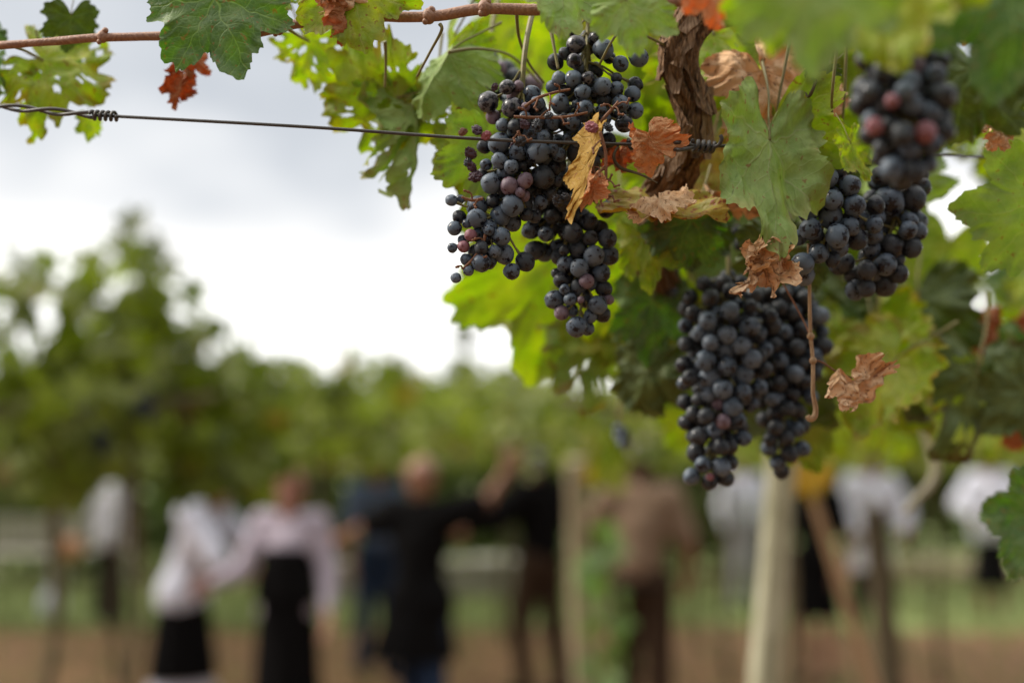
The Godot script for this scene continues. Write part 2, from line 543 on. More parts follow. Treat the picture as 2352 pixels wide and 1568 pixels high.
# ---------------------------------------------------------------- stock shapes
func leaf_shape(s: int, q: Dictionary) -> ArrayMesh:
	# A five-lobed vine leaf one unit from the stalk to the tip (towards -y), upper face towards +z.
	var m: int = q.get("spokes", 220)
	var rings: int = q.get("rings", 12)
	var n := noise(s, 1.0, 3)
	var crumple := noise(s + 40, q.get("crumple_f", 1.6), 3)
	var holes := noise(s + 80, 3.2, 2)
	var deep: float = q.get("deep", 0.16)
	var teeth: float = q.get("teeth", 0.075)
	var bites: float = q.get("bites", 0.0)
	var eaten := []
	var lot := RandomNumberGenerator.new()
	lot.seed = s * 31
	for k in int(bites * 9.0):
		var ang := lot.randf_range(-2.4, 2.4)
		var far := lot.randf_range(0.7, 1.0)
		eaten.append([Vector2(sin(ang), -cos(ang)) * far, lot.randf_range(0.10, 0.27)])
	var v := PackedVector3Array()
	var uv := PackedVector2Array()
	var col := PackedColorArray()
	var keep := PackedByteArray()
	for j in rings + 1:
		for i in m + 1:
			var th := -PI + TAU * i / m
			var at_ := absf(th)
			var sd := 1.0 if th > 0 else -1.0
			# lobes
			var lobe := maxf(maxf(1.0 - pow(at_ / 0.62, 2.0) * 0.32, 0.93 - pow((at_ - 0.95) / 0.6, 2.0) * 0.3), 0.78 - pow((at_ - 1.85) / 0.8, 2.0) * 0.28)
			var sinus := exp(-pow((at_ - 0.5) / 0.09, 2.0)) * deep + exp(-pow((at_ - 1.42) / 0.11, 2.0)) * deep * 0.7
			var r := lobe - sinus * 0.8
			r *= 1.0 - smoothstep(2.5, 3.08, at_) * 0.85
			r *= 1.0 + n.get_noise_2d(sd * 3.0, at_ * 2.2) * 0.16
			# saw teeth, uneven in size
			var ph := at_ * 7.5 + n.get_noise_2d(sd * 9.0, at_ * 2.0) * 1.5
			var saw := absf(ph - floorf(ph) - 0.45) * 2.0
			var size := 0.6 + 0.7 * absf(n.get_noise_2d(floorf(ph) * 3.1, sd * 5.0 + 20.0)) * 2.0
			r *= 1.0 - teeth * size * saw
			# rounded pieces that insects have taken from the margin
			for c in eaten:
				var dir := Vector2(sin(th), -cos(th))
				var along: float = dir.dot(c[0])
				var off2: float = (c[0] as Vector2).length_squared() - along * along
				var rad: float = c[1] * (1.0 + 0.25 * n.get_noise_2d(th * 4.0, c[1] * 90.0))
				if along > 0.0 and off2 < rad * rad:
					r = minf(r, maxf(along - sqrt(rad * rad - off2), 0.34))
			var f := pow(float(j) / rings, 0.85)
			var x := sin(th) * r * f
			var y := -cos(th) * r * f
			uv.append(Vector2(x / 2.2 + 0.5, (0.5 - y) / 1.6))
			var rr := sqrt(x * x + y * y)
			# hollows between the main veins, a fold along the midrib, waves at the margin
			var z: float = -absf(x) * float(q.get("fold", 0.15)) + float(q.get("cup", 0.0)) * rr * rr
			z += -0.035 * cos(at_ * TAU / 0.92) * rr
			z += n.get_noise_2d(x * 1.4 + 30.0, y * 1.4) * float(q.get("wave", 0.12)) * (0.3 + rr)
			var edge := smoothstep(0.55, 1.0, f)
			z += edge * float(q.get("frill", 0.03)) * sin(th * 11.0 + n.get_noise_2d(th, 3.0) * 8.0)
			var pt := Vector3(x, y, z)
			var bend: float = q.get("curl", 0.0)
			if absf(bend) > 0.01:
				var a := -pt.y * bend
				pt = Vector3(pt.x, -(sin(a) / bend) + pt.z * sin(a) * -1.0, -(1.0 - cos(a)) / bend + pt.z * cos(a))
			var roll: float = q.get("roll", 0.0)
			if absf(roll) > 0.01:
				var a := pt.x * roll
				pt = Vector3(sin(a) / roll - pt.z * sin(a), pt.y, (1.0 - cos(a)) / roll + pt.z * cos(a))
			var cr: float = q.get("crumple", 0.0)
			if cr > 0.0:
				pt += Vector3(crumple.get_noise_2d(x, y), crumple.get_noise_2d(x + 9.0, y), crumple.get_noise_2d(x, y + 9.0) * 1.6) * cr
				pt.z += absf(crumple.get_noise_2d(x * 2.2, y * 2.2 + 4.0)) * cr * 0.7
			v.append(pt)
			var burnt := clampf(edge * 2.2 - 1.35 + n.get_noise_2d(x * 3.0, y * 3.0 + 60.0) * 1.6, 0.0, 1.0) * float(q.get("burn", 0.0))
			col.append(Color.WHITE.lerp(Color(0.9, 0.36, 0.35), burnt))
			keep.append(0 if holes.get_noise_2d(x * 1.3, y * 1.3) > float(q.get("holes", 2.0)) and rr > 0.12 else 1)
	var idx := PackedInt32Array()
	for j in rings:
		for i in m:
			var a := j * (m + 1) + i
			var b := a + m + 1
			if keep[a] and keep[b] and keep[a + 1] and keep[b + 1]:
				if j > 0:
					idx.append_array([a, b + 1, a + 1])
				idx.append_array([a, b, b + 1])
	return mesh_of(v, idx, uv, col)


func berry_shape(s: int, long: float) -> ArrayMesh:
	var n := noise(s, 0.8, 2)
	var soup := Soup.new()
	var seg := 28
	var rings := 20
	for j in rings + 1:
		var p := PI * j / rings
		for i in seg + 1:
			var a := TAU * i / seg
			var d := Vector3(cos(a) * sin(p), cos(p), -sin(a) * sin(p))
			var r := 1.0 + n.get_noise_3d(d.x, d.y, d.z) * 0.075
			if p > 2.9:
				r -= 0.05 * smoothstep(2.9, PI, p)     # the scar of the flower
			if p < 0.3:
				r -= 0.05 * (1.0 - p / 0.3)            # where the stalk enters
			soup.v.append(d * r * Vector3(1, long, 1))
			soup.uv.append(Vector2(float(i) / seg, float(j) / rings))
	for j in rings:
		for i in seg:
			var a := j * (seg + 1) + i
			var b := a + seg + 1
			soup.idx.append_array([a, b, b + 1, a, b + 1, a + 1])
	return soup_mesh(soup)


func raisin_shape(s: int) -> ArrayMesh:
	var n := noise(s, 1.3, 2)
	var f := noise(s + 5, 3.0, 2)
	var soup := Soup.new()
	soup.ball(Vector3.ZERO, Vector3.ONE, 30, 22)
	for i in soup.v.size():
		var d := soup.v[i].normalized()
		var ridge := absf(n.get_noise_3d(d.x, d.y, d.z)) * 1.1
		var fine := absf(f.get_noise_3d(d.x, d.y, d.z)) * 0.35
		soup.v[i] = d * (1.08 - ridge - fine) * Vector3(0.95, 1.15, 0.6)
	return soup_mesh(soup)


func make_stock() -> void:
	leaf_meshes = [
		leaf_shape(1, {fold = 0.10, wave = 0.12, deep = 0.12}),
		leaf_shape(2, {fold = 0.35, wave = 0.12, curl = 0.5, deep = 0.16}),
		leaf_shape(3, {fold = 0.1, wave = 0.2, curl = 0.9, frill = 0.05, deep = 0.1}),
		leaf_shape(14, {fold = 0.2, wave = 0.2, bites = 0.5, holes = 0.56, burn = 0.6, rings = 18}),
		leaf_shape(25, {fold = 0.3, wave = 0.22, deep = 0.3, bites = 0.4, curl = 0.4, burn = 0.7, rings = 18, holes = 0.55}),
		leaf_shape(6, {fold = 0.7, wave = 0.15, curl = 0.6, deep = 0.1}),
		leaf_shape(7, {fold = 0.06, wave = 0.18, cup = 0.2, deep = 0.08, burn = 0.3}),
		leaf_shape(8, {fold = 0.25, wave = 0.25, roll = 0.9, deep = 0.2, burn = 0.6}),
		leaf_shape(33, {fold = 0.5, wave = 0.3, deep = 0.45, bites = 0.6, holes = 0.45, curl = 0.5, burn = 0.4, rings = 18}),
	]
	dry_meshes = [
		leaf_shape(51, {fold = 0.5, crumple = 0.16, roll = 1.8, curl = 1.3, bites = 0.3, rings = 20, frill = 0.06}),
		leaf_shape(52, {fold = 0.3, crumple = 0.24, roll = 2.3, curl = -0.9, bites = 0.4, rings = 22, crumple_f = 1.8, frill = 0.06}),
		leaf_shape(53, {fold = 0.9, crumple = 0.14, roll = 1.2, curl = 0.5, bites = 0.2, rings = 20}),
		leaf_shape(54, {fold = 0.2, crumple = 0.3, roll = 3.0, curl = 1.9, bites = 0.3, rings = 22, crumple_f = 2.0, frill = 0.06}),
		leaf_shape(55, {fold = 0.15, crumple = 0.1, roll = 0.8, curl = 1.4, bites = 0.25, rings = 18}),
		leaf_shape(56, {fold = 0.3, crumple = 0.05, roll = 0.6, curl = 0.45, deep = 0.08, wave = 0.25, rings = 18}),
		leaf_shape(57, {fold = 0.45, crumple = 0.08, roll = 1.9, curl = 1.0, deep = 0.06, wave = 0.2, rings = 18, frill = 0.05}),
		leaf_shape(58, {fold = 0.5, teeth = 0.05, deep = 0.0, curl = 0.35, wave = 0.14, frill = 0.05, rings = 18}),
	]
	for k in 4:
		berry_meshes.append(berry_shape(60 + k, 0.97 + 0.055 * k))
	for k in 4:
		raisin_meshes.append(raisin_shape(90 + k))
	petiole_mesh = tube_mesh([Vector3.ZERO, Vector3(0.02, 0.22, -0.05), Vector3(0.1, 0.5, -0.16), Vector3(0.14, 0.85, -0.34)], [0.02, 0.014, 0.014, 0.022], 7, 5)
	# a small leaf for the vines far behind
	var v := PackedVector3Array([Vector3.ZERO])
	var idx := PackedInt32Array()
	var rim := [0.18, 0.62, 0.5, 0.86, 0.6, 1.0, 0.6, 0.86, 0.5, 0.62]
	for i in 10:
		var a := -PI + TAU * i / 10
		var r: float = rim[i]
		v.append(Vector3(sin(a) * r, -cos(a) * r, -absf(sin(a)) * 0.2 * r + 0.06 * cos(a * 3.0)))
	for i in 10:
		idx.append_array([0, 1 + i, 1 + (i + 1) % 10])
	leaf_low = mesh_of(v, idx)


# ---------------------------------------------------------------- ground and distance
func sheet(called: String, x0: float, x1: float, z0: float, z1: float, y: float, mat: Material, label: String, wobble := 0.0, category := "ground") -> void:
	var v := PackedVector3Array()
	var idx := PackedInt32Array()
	var n := noise(hash(called) % 999, 0.6, 2)
	var cols := 40
	for i in cols + 1:
		var x := lerpf(x0, x1, float(i) / cols)
		for k in 2:
			v.append(Vector3(x, y, (z0 if k == 0 else z1) + wobble * n.get_noise_2d(x, k * 9.0)))
	for i in cols:
		var a := i * 2
		idx.append_array([a, a + 2, a + 3, a, a + 3, a + 1])
	var o := obj(called, mesh_of(v, idx), mat)
	tag(o, label, category, "", "structure")


func ground() -> void:
	sheet("ground", -420, 420, 30, -820, 0.0, M.dirt, "brown bare earth floor of the vineyard")
	sheet("grass_strip", -30, 30, -14.1, -19.2, 0.004, M.turf, "green grass strip behind the dancers", 0.9)
	sheet("grass_field", -120, 120, -21.0, -400, 0.004, M.turf, "green field beyond the vine rows", 1.0)
	sheet("path", 4.5, 60, -20.8, -25.2, 0.008, M.path, "pinkish earth path at the right beyond the grass", 1.2, "path")
	# grass blades standing in the strip
	var st := SurfaceTool.new()
	st.begin(Mesh.PRIMITIVE_TRIANGLES)
	for k in 5:
		var a := k * 1.3
		var d := Vector3(cos(a), 0, sin(a))
		var s := Vector3(-d.z, 0, d.x) * 0.006
		st.add_vertex(d * 0.02 - s)
		st.add_vertex(d * 0.02 + s)
		st.add_vertex(d * 0.06 + Vector3(0, 0.08 + 0.02 * k, 0))
	st.generate_normals()
	var tuft := st.commit()
	var mm := MultiMesh.new()
	mm.transform_format = MultiMesh.TRANSFORM_3D
	mm.use_colors = true
	mm.mesh = tuft
	mm.instance_count = 9000
	for i in 9000:
		var z := -rng.randf_range(13.6, 24.0)
		if i % 14 == 0:
			z = -rng.randf_range(8.5, 14.0)
		var x := rng.randf_range(-0.42, 0.42) * -z
		var s := rng.randf_range(0.5, 1.3)
		mm.set_instance_transform(i, Transform3D(Basis(Vector3.UP, rng.randf() * TAU).scaled(Vector3.ONE * s), Vector3(x, 0.004, z)))
		mm.set_instance_color(i, Color(0.13, 0.19, 0.05).lerp(Color(0.27, 0.26, 0.10), rng.randf()))
	var g := MultiMeshInstance3D.new()
	g.name = numbered("grass")
	g.multimesh = mm
	var gm := plain(Color.WHITE, 0.8)
	gm.vertex_color_use_as_albedo = true
	gm.cull_mode = BaseMaterial3D.CULL_DISABLED
	g.material_override = gm
	add_child(g)
	tag(g, "short tufts of grass growing on the strip behind the dancers", "grass", "", "stuff")


func leaf_cloud(called: String, parent: Node, n: int, place: Callable, size: float, a: Color, b: Color) -> void:
	var mm := MultiMesh.new()
	mm.transform_format = MultiMesh.TRANSFORM_3D
	mm.use_colors = true
	mm.mesh = leaf_low
	mm.instance_count = n
	for i in n:
		var p: Vector3 = place.call(i)
		var bs := Basis.from_euler(Vector3(rng.randf_range(-1.0, 0.9), rng.randf() * TAU, rng.randf_range(-0.7, 0.7))).scaled(Vector3.ONE * size * rng.randf_range(0.6, 1.2))
		mm.set_instance_transform(i, Transform3D(bs, p))
		var c := a.lerp(b, rng.randf())
		if rng.randf() < 0.025:
			c = Color(0.30, 0.17, 0.05)
		mm.set_instance_color(i, c)
	var g := MultiMeshInstance3D.new()
	g.name = numbered(called)
	g.multimesh = mm
	g.material_override = M.far_leaf if M.has("far_leaf") else null
	if not M.has("far_leaf"):
		var lm := plain(Color.WHITE, 0.5, 0.4)
		lm.vertex_color_use_as_albedo = true
		lm.cull_mode = BaseMaterial3D.CULL_DISABLED
		lm.backlight_enabled = true
		lm.backlight = Color(0.85, 0.95, 0.25)
		M.far_leaf = lm
		g.material_override = lm
	parent.add_child(g, true)
	tag(g, "", "", "", "stuff")


func tree(label: String, x: float, d: float, top: float, wide: float, slim := 0.0) -> void:
	var p := on_ground(x, d)
	var t := thing("distant_tree", label, "tree", p, "trees beyond the vineyard")
	var s := Soup.new()
	s.tube(spline([Vector3.ZERO, Vector3(0.1, top * 0.4, 0), Vector3(-0.1, top * 0.85, 0)], 4), [0.05 * wide + 0.06, 0.03 * wide, 0.02], 8)
	for k in 7:
		var a := k * 2.4
		var y := top * (0.3 + 0.08 * k)
		s.tube(spline([Vector3(0, y, 0), Vector3(cos(a) * wide * 0.25, y + top * 0.09, sin(a) * wide * 0.25), Vector3(cos(a) * wide * 0.4, y + top * 0.2, sin(a) * wide * 0.4)], 3), [0.02 * wide, 0.01], 5)
	obj("trunk", soup_mesh(s), M.trunk_far, t)
	var lobes := []
	for k in 12:
		var h := rng.randf_range(0.25, 0.95)
		var reach := wide * 0.42 * (1.1 - h if slim > 0.0 else sin(PI * clampf(h, 0.15, 0.9)))
		var a := rng.randf() * TAU
		lobes.append([Vector3(cos(a) * reach * 0.8, top * h, sin(a) * reach * 0.8), wide * rng.randf_range(0.14, 0.26)])
	leaf_cloud("crown", t, 1500, func(i):
		var l: Array = lobes[i % 12]
		var v := Vector3(rng.randfn(), rng.randfn() * 0.8, rng.randfn()).normalized() * pow(rng.randf(), 0.45)
		return l[0] + v * float(l[1]), 0.035 * top, Color(0.08, 0.10, 0.03), Color(0.17, 0.18, 0.055))


func far_land() -> void:
	# a long dark hedge and the trees that look over it
	var hedge := thing("hedge", "long dark green hedge closing the vineyard behind the dancers", "hedge", Vector3(0, 0, -27))
	leaf_cloud("foliage", hedge, 14000, func(_i):
		return Vector3(rng.randf_range(-21, 21), 2.3 * pow(rng.randf(), 0.7), rng.randf_range(-0.8, 0.8)), 0.2, Color(0.05, 0.085, 0.02), Color(0.14, 0.17, 0.04))
	var high_stem := tube_mesh([Vector3.ZERO, Vector3(-0.1, 0.9, 0.1), Vector3(0.1, 1.8, 0)], [0.06, 0.03], 5, 3)
	for k in 42:
		obj("stem", high_stem, M.trunk_far, hedge).position = Vector3(k - 21, 0, 0)
	var low := thing("low_hedge", "low dark green hedge along the back of the grass strip", "hedge", Vector3(-2.5, 0, -20.2))
	leaf_cloud("foliage", low, 5200, func(_i):
		return Vector3(rng.randf_range(-8, 6.6), 1.05 * pow(rng.randf(), 0.7) + 0.1, rng.randf_range(-0.5, 0.5)), 0.11, Color(0.045, 0.075, 0.018), Color(0.12, 0.15, 0.035))
	var low_stem := tube_mesh([Vector3.ZERO, Vector3(0.05, 0.4, 0.05), Vector3(0, 0.8, 0)], [0.035, 0.02], 5, 3)
	for k in 24:
		obj("stem", low_stem, M.trunk_far, low).position = Vector3(k * 0.6 - 7.8, 0, 0)
	tree("tall slim hazy conifer rising right of the middle of the skyline", 1072, 85, 10.2, 3.0, 1.0)
	tree("faint round tree on the skyline left of the slim conifer", 905, 100, 9.0, 5.5)
	tree("low broad tree below the slim conifer on the skyline", 1010, 62, 6.0, 6.5)
	tree("small tree at the left end of the open skyline", 760, 55, 5.2, 4.5)
	tree("round tree low on the skyline above the dark dancer", 880, 48, 5.0, 4.6)
	tree("broad tree just left of the bright hanging leaf", 1180, 60, 5.6, 6.5)
	tree("dark tree behind the left vine canopy", 520, 50, 5.6, 5.0)
	tree("tall tree behind the big lower bunch of grapes", 1700, 45, 6.5, 6.5)
	tree("spreading tree at the right beyond the earth path", 2150, 48, 5.0, 7.0)
	tree("far tree at the right margin of the picture", 2380, 42, 4.4, 6.0)
	tree("tree behind the far left vine", 180, 45, 6.0, 6.0)


# ---------------------------------------------------------------- vines further off
func vine(label: String, p: Vector3, half: float, low: float, top: float, n: int, size: float, a: Color, b: Color, trunk := true, shoots := 5, thick := 0.45, shift := 0.0) -> Node3D:
	var t := thing("background_grapevine", label, "grapevine", p, "grapevines in the rows behind")
	var s := Soup.new()
	var tips := []
	if trunk:
		s.tube(spline([Vector3(0.03, 0, 0), Vector3(-0.02, 0.5, 0.03), Vector3(0.04, 1.1, -0.02), Vector3(0, 1.75, 0)], 5), [0.028, 0.02, 0.018, 0.022], 8, noise(5, 1.0, 2), 0.010, 8.0)
		s.tube(spline([Vector3(-half, 1.8, 0), Vector3(0, 1.76, 0.02), Vector3(half, 1.82, 0)], 5), [0.012, 0.022, 0.012], 7)
		for k in shoots:
			var tip := Vector3(rng.randf_range(-half, half), top + rng.randf_range(0.04, 0.2), rng.randf_range(-0.15, 0.15))
			tips.append(tip)
			s.tube(spline([Vector3(tip.x * 0.7 + shift * 0.5, 1.8, 0), Vector3(tip.x * 0.85 + shift, lerpf(1.8, tip.y, 0.6), tip.z), tip + Vector3(shift, 0, 0)], 5), [0.006, 0.004, 0.002], 6)
		obj("trunk", soup_mesh(s), M.trunk_dim if p.z > -5.5 else M.trunk_far, t)
	var gaps := noise(rng.randi() % 9999, 1.5, 2)
	leaf_cloud("foliage", t, n, func(i):
		if shoots > 0 and i % 6 == 0:
			var e: Vector3 = tips[(i / 6) % shoots]
			return Vector3(e.x * 0.92, low * 0.4 + top * 0.6, e.z).lerp(e, rng.randf()) + Vector3(shift, 0, 0) + Vector3(rng.randfn(), rng.randfn(), rng.randfn()) * 0.05
		var q := Vector3.ZERO
		for tries in 6:
			q = Vector3(rng.randf_range(-half, half) * 1.08, lerpf(low, top, pow(rng.randf(), 1.15)), rng.randf_range(-thick, thick))
			if gaps.get_noise_3d(q.x + p.x, q.y, q.z + p.z) > -0.12:
				break
		q.y += 0.14 * gaps.get_noise_2d(q.x * 2.0 + p.x, 40.0)
		return q + Vector3(shift, 0, 0), size, a, b)
	return t


func vine_rows() -> void:
	var g1 := Color(0.085, 0.115, 0.012)
	var g2 := Color(0.20, 0.235, 0.032)
	var y2 := Color(0.31, 0.335, 0.07)
	# the neighbouring row, about four metres off: a leafy vine at the left, open in the middle
	vine("big dark leafy vine filling the left edge behind the trellis wire", Vector3(-1.5, 0, -4.6), 0.55, 1.55, 2.2, 820, 0.072, Color(0.075, 0.095, 0.016), Color(0.25, 0.275, 0.06), true, 6, 0.5, -0.15)
	vine("ragged left vine whose bare shoots stand up against the white sky", Vector3(-1.33, 0, -4.95), 0.42, 1.57, 2.04, 420, 0.07, g1, g2, true, 5, 0.4, 0.07)
	vine("low leafy vine where the left canopy thins towards the open sky", Vector3(-1.9, 0, -8.4), 1.25, 1.6, 2.12, 620, 0.08, g1, y2, true, 3, 0.5)
	vine("leafy vine behind the hanging bunches on the right", Vector3(0.84, 0, -4.5), 0.7, 1.62, 2.22, 380, 0.075, g1, y2, true, 4, 0.6)
	vine("leafy vine in the right corner behind the brown dry leaves", Vector3(2.0, 0, -5.0), 0.6, 1.62, 2.05, 260, 0.075, g1, y2, true, 4, 0.6)
	# rows beyond
	var names := ["far left end", "left", "inner left", "middle", "inner right", "right", "far right end"]
	for r in 5:
		var d: float = [10.6, 12.7, 14.9, 17.4, 20.2][r]
		var step: float = [1.5, 1.75, 2.05, 2.4, 2.8][r]
		for k in 7:
			if (r == 1 and k >= 5) or (r == 2 and k >= 4):
				continue
			var x := (k - 3) * step + rng.randf_range(-0.15, 0.15)
			vine("vine at the %s of the %s row behind the dancers" % [names[k], ["first", "second", "third", "fourth", "fifth"][r]], Vector3(x, 0, -d), step * 0.56, 1.64, 2.14 + 0.04 * r, 700, 0.085 + 0.008 * r, Color(0.14, 0.165, 0.04), Color(0.38, 0.40, 0.13), true, 4, 1.15)


# ---------------------------------------------------------------- trellis
func twist(p0: Vector3, p1: Vector3, r: float, turns: float, phase: float, n: int) -> PackedVector3Array:
	var out := PackedVector3Array()
	var t := (p1 - p0).normalized()
	var s := t.cross(Vector3.UP).normalized()
	var u := s.cross(t)
	for i in n + 1:
		var f := float(i) / n
		var a := phase + f * turns * TAU
		out.append(p0.lerp(p1, f) + (s * cos(a) + u * sin(a)) * r)
	return out


func trellis() -> void:
	var a := at(-60, 239, 0.95)
	var b := at(212, 264, 0.925)
	var c := at(1760, 336, 0.92)
	var e := at(2480, 372, 1.1)
	var w := thing("trellis_wire", "dark steel trellis wire crossing the picture with a twisted joint at the left", "wire", a)
	var rr := 0.00108
	var s := Soup.new()
	var sag := [b, at(700, 291, 0.895), at(1085, 318, 0.88), at(1330, 328, 0.884), at(1600, 335, 0.905), c, at(2100, 352, 0.99), e]
	var path := PackedVector3Array()
	for q in spline(sag, 10):
		path.append(q - a)
	s.tube(path, [rr], 10)
	obj("strand", soup_mesh(s), M.wire, w)
	for k in 2:
		s = Soup.new()
		s.tube(twist(Vector3.ZERO, b - a, 0.0017, 1.6, PI * k + 0.6, 60), [rr * 1.15], 10)
		obj("twisted_strand", soup_mesh(s), M.wire, w)
	s = Soup.new()
	s.tube(twist(at(208, 264, 0.924) - a, at(270, 267, 0.922) - a, 0.0026, 5.0, 0.0, 90), [rr * 1.05], 8)
	obj("coil", soup_mesh(s), M.wire, w)
	# the tie round the trunk
	var tie := thing("wire_tie", "black wire coiled round the trellis wire beside the trunk", "wire", at(1600, 334, 0.905))
	s = Soup.new()
	var o := at(1600, 334, 0.905)
	s.tube(twist(at(1440, 330, 0.895) - o, at(1538, 336, 0.90) - o, 0.0027, 6.0, 0.0, 90), [0.0012], 8)
	s.tube(twist(at(1590, 334, 0.904) - o, at(1640, 338, 0.906) - o, 0.003, 4.0, 1.0, 80), [0.0014], 8)
	s.tube(spline([at(1640, 338, 0.903) - o, at(1652, 332, 0.901) - o, at(1658, 318, 0.9) - o, at(1655, 310, 0.9) - o], 5), [0.0013], 8)
	obj("coil", soup_mesh(s), M.wire, tie)
	s = Soup.new()
	s.tube(spline([at(1538, 334, 0.9) - o, at(1560, 326, 0.885) - o, at(1592, 334, 0.9) - o], 6), [0.0013], 8)
	s.tube(spline([at(1538, 340, 0.9) - o, at(1562, 344, 0.884) - o, at(1592, 338, 0.9) - o], 6), [0.0013], 8)
	obj("loop", soup_mesh(s), M.wire, tie)
	# a faint wire of the next row
	var far := obj("trellis_wire", tube_mesh([at(300, 575, 5.4), at(700, 606, 5.5), at(1060, 648, 5.6), at(1700, 720, 5.8)], [0.0036], 6, 4), M.wire)
	tag(far, "thin blurred wire of the next row crossing the bright sky", "wire")
	# posts
	post("pale round timber post below the lower right bunch", at(1806, 930, 2.6), at(1750, 1640, 2.61), 0.030, M.post)
	post("thin weathered post behind the green shoots, left of the man in tan", at(1322, 1075, 6.6), at(1345, 1700, 6.7), 0.05, M.post_dim)
	post("dark leaning stake at the right in front of the path", at(2010, 1190, 5.0), at(2060, 1680, 5.0), 0.045, M.trunk_far)


func post(label: String, top: Vector3, toward: Vector3, r: float, mat: Material) -> void:
	var dir := (toward - top).normalized()
	var foot := top + dir * (top.y / -dir.y)
	var t := thing("vineyard_post", label, "post", foot)
	var s := Soup.new()
	s.tube(spline([Vector3.ZERO, (top - foot) * 0.5, (top - foot) * 0.985, top - foot], 6), [r, r * 0.97, r * 0.93, r * 0.86], 18, noise(8, 0.7, 2), r * 0.12, 1.4, 2.5)
	obj("shaft", soup_mesh(s), mat, t)
	s = Soup.new()
	s.tube(PackedVector3Array([(top - foot) * 0.985, (top - foot) * 0.99]), [r * 1.0], 14)
	obj("wire_band", soup_mesh(s), M.wire, t)


# ---------------------------------------------------------------- the near vine
func leaf(parent: Node3D, jx: float, jy: float, tx: float, ty: float, d: float, dd: float, spin: float, mesh: Mesh, mat: int, stalk := true, wide := 1.0) -> MeshInstance3D:
	var j := at(jx, jy, d)
	var t := at(tx, ty, d + dd)
	var y := (j - t).normalized()
	var to_eye := (Vector3(0, EYE, 0) - j).normalized()
	var z := (to_eye - y * to_eye.dot(y)).normalized()
	z = z.rotated(y, spin)
	var x := y.cross(z)
	var l := j.distance_to(t)
	var o := obj("leaf", mesh, leaf_mats[mat], parent)
	o.transform = Transform3D(Basis(x * l * wide, y * l, z * l), j - parent.position)
	if stalk:
		obj("petiole", petiole_mesh, M.green_stem if mat < 3 or mat == 6 else M.red_stem, o)
	return o


